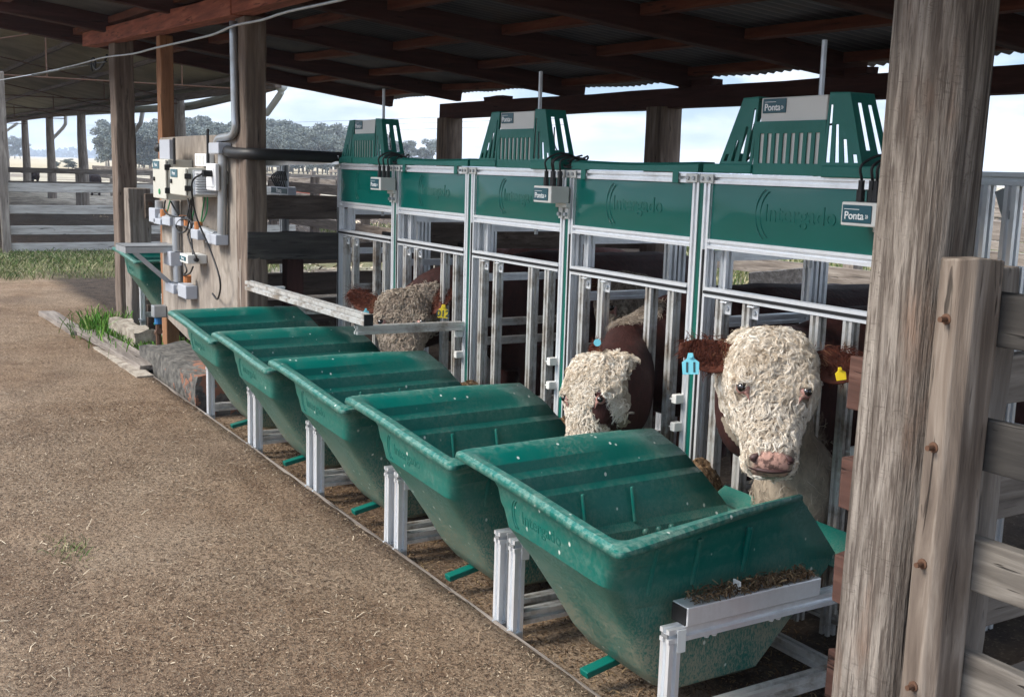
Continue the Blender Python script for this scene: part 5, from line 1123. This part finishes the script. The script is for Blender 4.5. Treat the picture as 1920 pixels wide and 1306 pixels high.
q0, q1 = az(292, 676, .10), az(388, 722, .10)
block('brick_kerb', ((-7.72, 1.70), (-6.42, 1.725), .30), -.16, .125, M['brick'], 'broken brick kerb block with orange brick showing, left of the farthest bin', 'kerb block', .014)
block('stone_block', ((-9.25, 1.79), (-8.42, 1.81), .16), -.12, .10, M['conc'], 'pale crumbling stone block at the foot of the left post', 'stone', .02)
a0, a1 = az(158, 626, .03), az(278, 688, .02)
tag(MB().beam((a0.x, a0.y + .03, .045), (a1.x, a1.y + .03, .018), .17, .035, seg=8, jit=.004).build('loose_plank', M['greyX'], bevel=.004), 'loose grey plank lying over the gap beside the alley edge', 'plank')
a0, a1 = az(88, 590, .0), az(150, 628, .0)
tag(MB().beam((a0.x, a0.y, .012), (a1.x, a1.y, .008), .13, .05, seg=6, jit=.005).build('kerb_timber', M['greyX'], bevel=.006), 'short pale kerb timber half buried at the far end of the alley edge', 'timber')
b = MB(); x = -6.4
tag(MB().beam((-9.1, 1.6545, -.026), (.4, 1.6545, -.024), .007, .06, seg=40, jit=.0015).build('kerb_board', M['greyX']), 'thin grey board edging the alley along the bins', 'kerb')
block('concrete_patch', ((-8.45, 1.52), (-7.15, 1.55), .11), -.05, .007, M['conc'], 'pale crumbled concrete patch along the alley edge near the loose plank', 'concrete', .008)
# neck rails standing out from the second gate
XN = ay(872, 613, 2.5).x
tag(MB().tslot((XN - .03, 1.955, .645), (XN - .03, 2.50, .640), .040, (0, 0, 1)).build('outstanding_rail', M['aludirty']), 'dirty aluminium rail standing out from the gate across the dusty bull face', 'rail')
p0, p1 = ay(690, 600, 1.93), ay(466, 534, 1.93); d = (p0 - p1).normalized()
nr = thing('long_rail', 'long pale aluminium rail reaching from the plywood board to the dusty bull', 'rail', (p0.x, 1.93, p0.z)); MB().tslot(p1, p0, .042, (0, 0, 1), .05).build('bar', M['aludirty'], nr); MB().box((p0.x, 1.910, p0.z - .025), (p0.x + .006, 1.952, p0.z + .025)).build('end_cap', M['black'], nr)
MB().tslot((p1.x + .25, 1.953, p1.z), (p1.x + .25, 2.05, p1.z), .03).build('bracket', M['alu'], nr)

# ------------------------------------------------------------------ fences
def plank(name, p0, p1, w, h, mat, parent=None, seg=8): return MB().beam(p0, p1, w, h, seg=seg, jit=.0035).build(name, M[mat], parent, bevel=.004)
# right: bolted post and heavy rails next to the big sawn post
rf = thing('rail_fence', 'heavy weathered rail fence with a bolted post, right of the big sawn post', 'fence', (-1.3, 1.9, 0))
b = MB(); rings = []
for i in range(21):
    t = i / 20; z = -.06 + 1.295 * t; cx, cy = -1.382 + .008 * t, 1.872; ring = []
    for x, y in ((-.049, -.03), (-.030, -.048), (.012, -.05), (.034, -.030), (.038, .045), (-.04, .047)):
        ring.append((cx + x * (1.06 - .06 * t) + .004 * noise.noise((x * 30, z * 4, 1)), cy + y + .004 * noise.noise((y * 30, z * 4, 2)), z + (.012 * noise.noise((x * 20, y * 20, 5)) if i == 20 else 0)))
    rings.append(ring)
o = b.loft(rings).build('post', M['boltZ'], rf, bevel=.004)
for x, y in ((1776, 598), (1752, 838), (1731, 1056), (1714, 1285)):
    c = ay(x, y, 1.824); MB().tube([c + Vector((0, .006, 0)), c - Vector((0, .004, 0)), c - Vector((0, .0045, 0)), c - Vector((0, .022, 0))], [.011, .011, .0055, .0055], 10).build('bolt', M['rust'], o, smooth=True)
for i, (z, m_, h) in enumerate(((1.117, 'darkX', .102), (.866, 'darkX', .105), (.617, 'railX', .105), (.36, 'railX', .14))):
    plank('rail', (-1.395, 1.938, z), (2.6, 1.95, z + .01), .036, h, m_, rf, 14)
MB().beam((-1.43, 2.012, -.06), (-1.43, 2.012, 1.215), .085, .075, up=(0, 1, 0), seg=8, jit=.004).build('post', M['greyZ'], rf, bevel=.006)
# stub rails behind the big post
for i, (x, ya, yb) in enumerate(((1612, 668, 766), (1599, 853, 953), (1585, 1036, 1130), (1572, 1215, 1308))):
    a0, a1 = ay(x - 20, ya, 2.067), ay(x - 20, yb, 2.067); plank('stub_rail', (a0.x, 2.085, (a0.z + a1.z) / 2), (-1.45, 2.085, (a0.z + a1.z) / 2), .035, a0.z - a1.z, 'stubX', rf, 3)
# side fence into the pen from the second post
sf = thing('side_fence', 'grey board side fence running back into the pen behind the bolted post', 'fence', (-1.45, 3, 0))
for z in (.96, .70, .45, .20): plank('rail', (-1.47, 2.06, z), (-1.55, 5.0, z), .034, .11, 'greyY', sf, 8)
for y in (3.4, 5.0): MB().beam((-1.53, y, -.1), (-1.53, y, 1.15), .09, .09, up=(0, 1, 0), seg=6, jit=.004).build('post', M['greyZ'], sf, bevel=.006)
# left: low corner post with dark rails beside the left timber post
lf = thing('corner_fence', 'low weathered corner post with dark bolted rails, right of the left timber post', 'fence', (-9.4, 2.1, 0))
MB().beam((-9.38, 2.07, -.1), (-9.38, 2.07, 1.14), .20, .17, up=(0, 1, 0), seg=8, jit=.006).build('post', M['greyZ'], lf, bevel=.008)
for z, h in ((1.0, .20), (.60, .18), (.33, .20), (.10, .2)): plank('rail', (-9.25, 2.10, z), (-9.32, 5.0, z), .05, h, 'brownY', lf, 8)
for z in (1.02, .60): MB().tube([(-9.27, 2.14, z), (-9.215, 2.14, z)], .018, 8).build('bolt', M['rust'], lf, smooth=True)
# left: three rail fence across the end of the alley
zf = thing('rail_fence', 'grey three rail fence across the far end of the alley, left of the timber posts', 'fence', (-17, 3.5, 0))
for z, h in ((.93, .125), (.62, .12), (.33, .125), (.09, .12)): plank('rail', (-17.0, 1.98, z), (-17.0, 6.2, z + .01), .035, h, 'paleY', zf, 10)
MB().beam((-16.97, 1.95, -.1), (-16.93, 1.95, 2.5), .11, .11, up=(0, 1, 0), seg=10, jit=.01).build('post', M['greyZ'], zf, bevel=.02); MB().beam((-17.05, 4.2, -.1), (-17.05, 4.2, 1.05), .12, .12, up=(0, 1, 0), seg=6, jit=.005).build('post', M['greyZ'], zf, bevel=.01)
def fence(name, lab, p0, p1, n, zs, h=.13, mat='grey', top=1.1, cat='fence', pw=.13):
    p0, p1 = Vector(p0), Vector(p1); ax_ = 'X' if abs(p1.x - p0.x) > abs(p1.y - p0.y) else 'Y'; f = thing(name, lab, cat, ((p0.x + p1.x) / 2, (p0.y + p1.y) / 2, 0), 'pen fences')
    off = Vector((0, -.085, 0)) if ax_ == 'X' else Vector((.085, 0, 0))
    for z in zs: plank('rail', p0 + off + Vector((0, 0, z)), p1 + off + Vector((0, 0, z + rnd.uniform(-.02, .02))), .035, h, mat + ax_, f, 12)
    for i in range(n):
        q_ = p0.lerp(p1, i / (n - 1)); MB().beam((q_.x, q_.y, -.2), (q_.x + rnd.uniform(-.03, .03), q_.y, top + rnd.uniform(-.05, .08)), pw, pw, up=(0, 1, 0), seg=5, jit=.006).build('post', M[mat + 'Z'], f, bevel=.01)
    return f
fence('pen_fence', 'grey rail fence of the far left pens, behind the three rail fence', (-31, 3.2, 0), (-31, 14, 0), 6, (1.0, .66))
fence('pen_fence', 'grey rail fence running along the far left pens below the mossy shed', (-45, 8.4, 0), (-20.5, 8.4, 0), 9, (1.0, .70, .38))
fence('pen_fence', 'dark board fence across the pens behind the gates', (-21, 7.2, 0), (-9.8, 7.2, 0), 6, (.95, .66, .36), .17, 'brown')
fence('pen_fence', 'grey board fence behind the pens beside the rough grass', (-9.2, 7.9, 0), (1.5, 7.9, 0), 6, (1.02, .78, .5), .15)
fence('pen_fence', 'farther grey board fence beyond the rough grass', (-22, 15.5, 0), (4, 15.5, 0), 11, (1.05, .75, .42), .14)
fence('pen_fence', 'farthest low grey fence out in the pens', (-60, 24, 0), (8, 24, 0), 20, (1.0, .65), .14)
fence('pen_fence', 'dark cross fence dividing the pens behind the second gate', (-8.4, 4.2, 0), (-8.9, 7.1, 0), 3, (.92, .68, .44, .2), .17, 'brown')
fence('pen_fence', 'grey cross fence dividing the grassy pens on the right', (-3.1, 8.0, 0), (-4.0, 15.2, 0), 4, (1.0, .72, .44), .14)
tag(plank('fallen_board', ay(1405, 526, 6.2), ay(1512, 517, 6.6), .03, .13, 'greyX'), 'broken pale board lying crooked before the rough grass behind the nearest gate', 'board')
# dark end board and race timbers left of the first gate
rc = thing('race_fence', 'dark timber race with a heavy dark board, between the timber post and the first gate', 'fence', (-6.2, 2.6, 0))
p0 = ax(462, 460, -6.16); p1 = ax(632, 461, -6.16); plank('dark_board', p0, p1, .045, .155, 'darkY', rc, 8)
MB().beam((-6.72, 3.25, -.1), (-6.72, 3.25, 1.12), .16, .15, up=(0, 1, 0), seg=6, jit=.005).build('post', M['maroonZ'], rc, bevel=.008); MB().beam((-6.30, 2.28, -.05), (-6.30, 2.28, .98), .10, .10, up=(0, 1, 0), seg=6, jit=.004).build('post', M['maroonZ'], rc, bevel=.006)
for z in (.92, .60, .30): plank('rail', (-6.75, 3.34, z), (-6.45, 5.0, z), .045, .17, 'brownY', rc, 6)
for z in (.80, .44): plank('rail', (-7.9, 3.6, z), (-6.6, 3.62, z), .045, .15, 'darkX', rc, 5)
tag(MB().tslot((-6.25, 2.15, .52), (-6.18, 2.50, .52), .045, (0, 0, 1)).build('low_rail', M['aludirty']), 'short aluminium rail low between the first gate and the timber post', 'rail')
# back frame with its own sensor box, seen left of the first gate
bf = thing('reader_stand', 'slim aluminium stand with a dark sensor box and tangled wires behind the timber post', 'frame', (-9.1, 3.6, 0)); q0 = ay(533, 430, 3.6)
MB().tslot((q0.x, 3.6, -.1), (q0.x, 3.6, 1.40), .07, (0, 1, 0)).build('post', M['galv'], bf); MB().tslot((q0.x - .75, 3.6, 1.36), (q0.x + .02, 3.6, 1.36), .05, (0, 0, 1)).build('rail', M['galv'], bf); MB().tslot((q0.x - .75, 3.6, .66), (q0.x, 3.6, .66), .05, (0, 0, 1)).build('rail', M['galv'], bf)
a0, a1 = ay(508, 349, 3.5), ay(540, 366, 3.5); hb = MB().box((a0.x, 3.5, a1.z), (a1.x, 3.58, a0.z)).build('housing', M['greybox'], bf, bevel=.005); lp = MB().box((a0.x + .02, 3.495, a1.z + .01), (a1.x - .02, 3.4995, a0.z - .01)).build('label_plate', M['ink'], hb); text('lettering', 'Ponta', .062, ((a0.x + a1.x) / 2, 3.4945, (a0.z + a1.z) / 2), M['plate'], lp, .0005)
k = MB()
for q in range(6): k.tube(spline([(a0.x + .05 + .05 * q, 3.53, a0.z), (a0.x + .02 + .06 * q, 3.5, a0.z + .09), (a0.x + .12 + .03 * q, 3.54, a0.z + .14), (a0.x - .05 + .07 * q, 3.55, a0.z + .06)], 14), .008, 5)
k.build('wiring', M['black'], bf, smooth=True, angle=0)
# aluminium frame right of the big post
af = thing('aluminium_frame', 'tall aluminium gate frame with a diagonal brace, right of the big sawn post', 'frame', (-2.2, 3.1, 0)); Yf = 3.1
x0 = ay(1843, 420, Yf).x; x1 = ay(1896, 420, Yf).x
for x in (x0, x1): MB().tslot((x, Yf, -.1), (x, Yf, 1.375), .042, (0, 1, 0)).build('post', M['alu'], af)
MB().tslot((x0 - .02, Yf, 1.395), (.2, Yf, 1.395), .042, (0, 0, 1)).build('top_rail', M['alu'], af); MB().beam((x0 + .05, Yf, 1.36), (x1 - .01, Yf, 1.27), .016, .03).build('brace', M['galv'], af)
for z in (.62,): MB().tslot((x0, Yf, z), (.2, Yf, z), .042, (0, 0, 1)).build('rail', M['alu'], af)

# ------------------------------------------------------------------ the hazy air over the fields
b = MB().box((-3600, -3600, -3.0), (3600, 3600, 24.0)); m = bpy.data.materials.new('haze_air'); m.use_nodes = True; t_ = m.node_tree; t_.nodes.clear()
ou = t_.nodes.new('ShaderNodeOutputMaterial'); pv = t_.nodes.new('ShaderNodeVolumePrincipled'); pv.inputs['Color'].default_value = (.80, .88, 1, 1); pv.inputs['Density'].default_value = .00065
t_.links.new(pv.outputs[0], ou.inputs['Volume']); hz_ = b.build('haze', m, origin=(0, 0, 0)); hz_['kind'] = 'stuff'
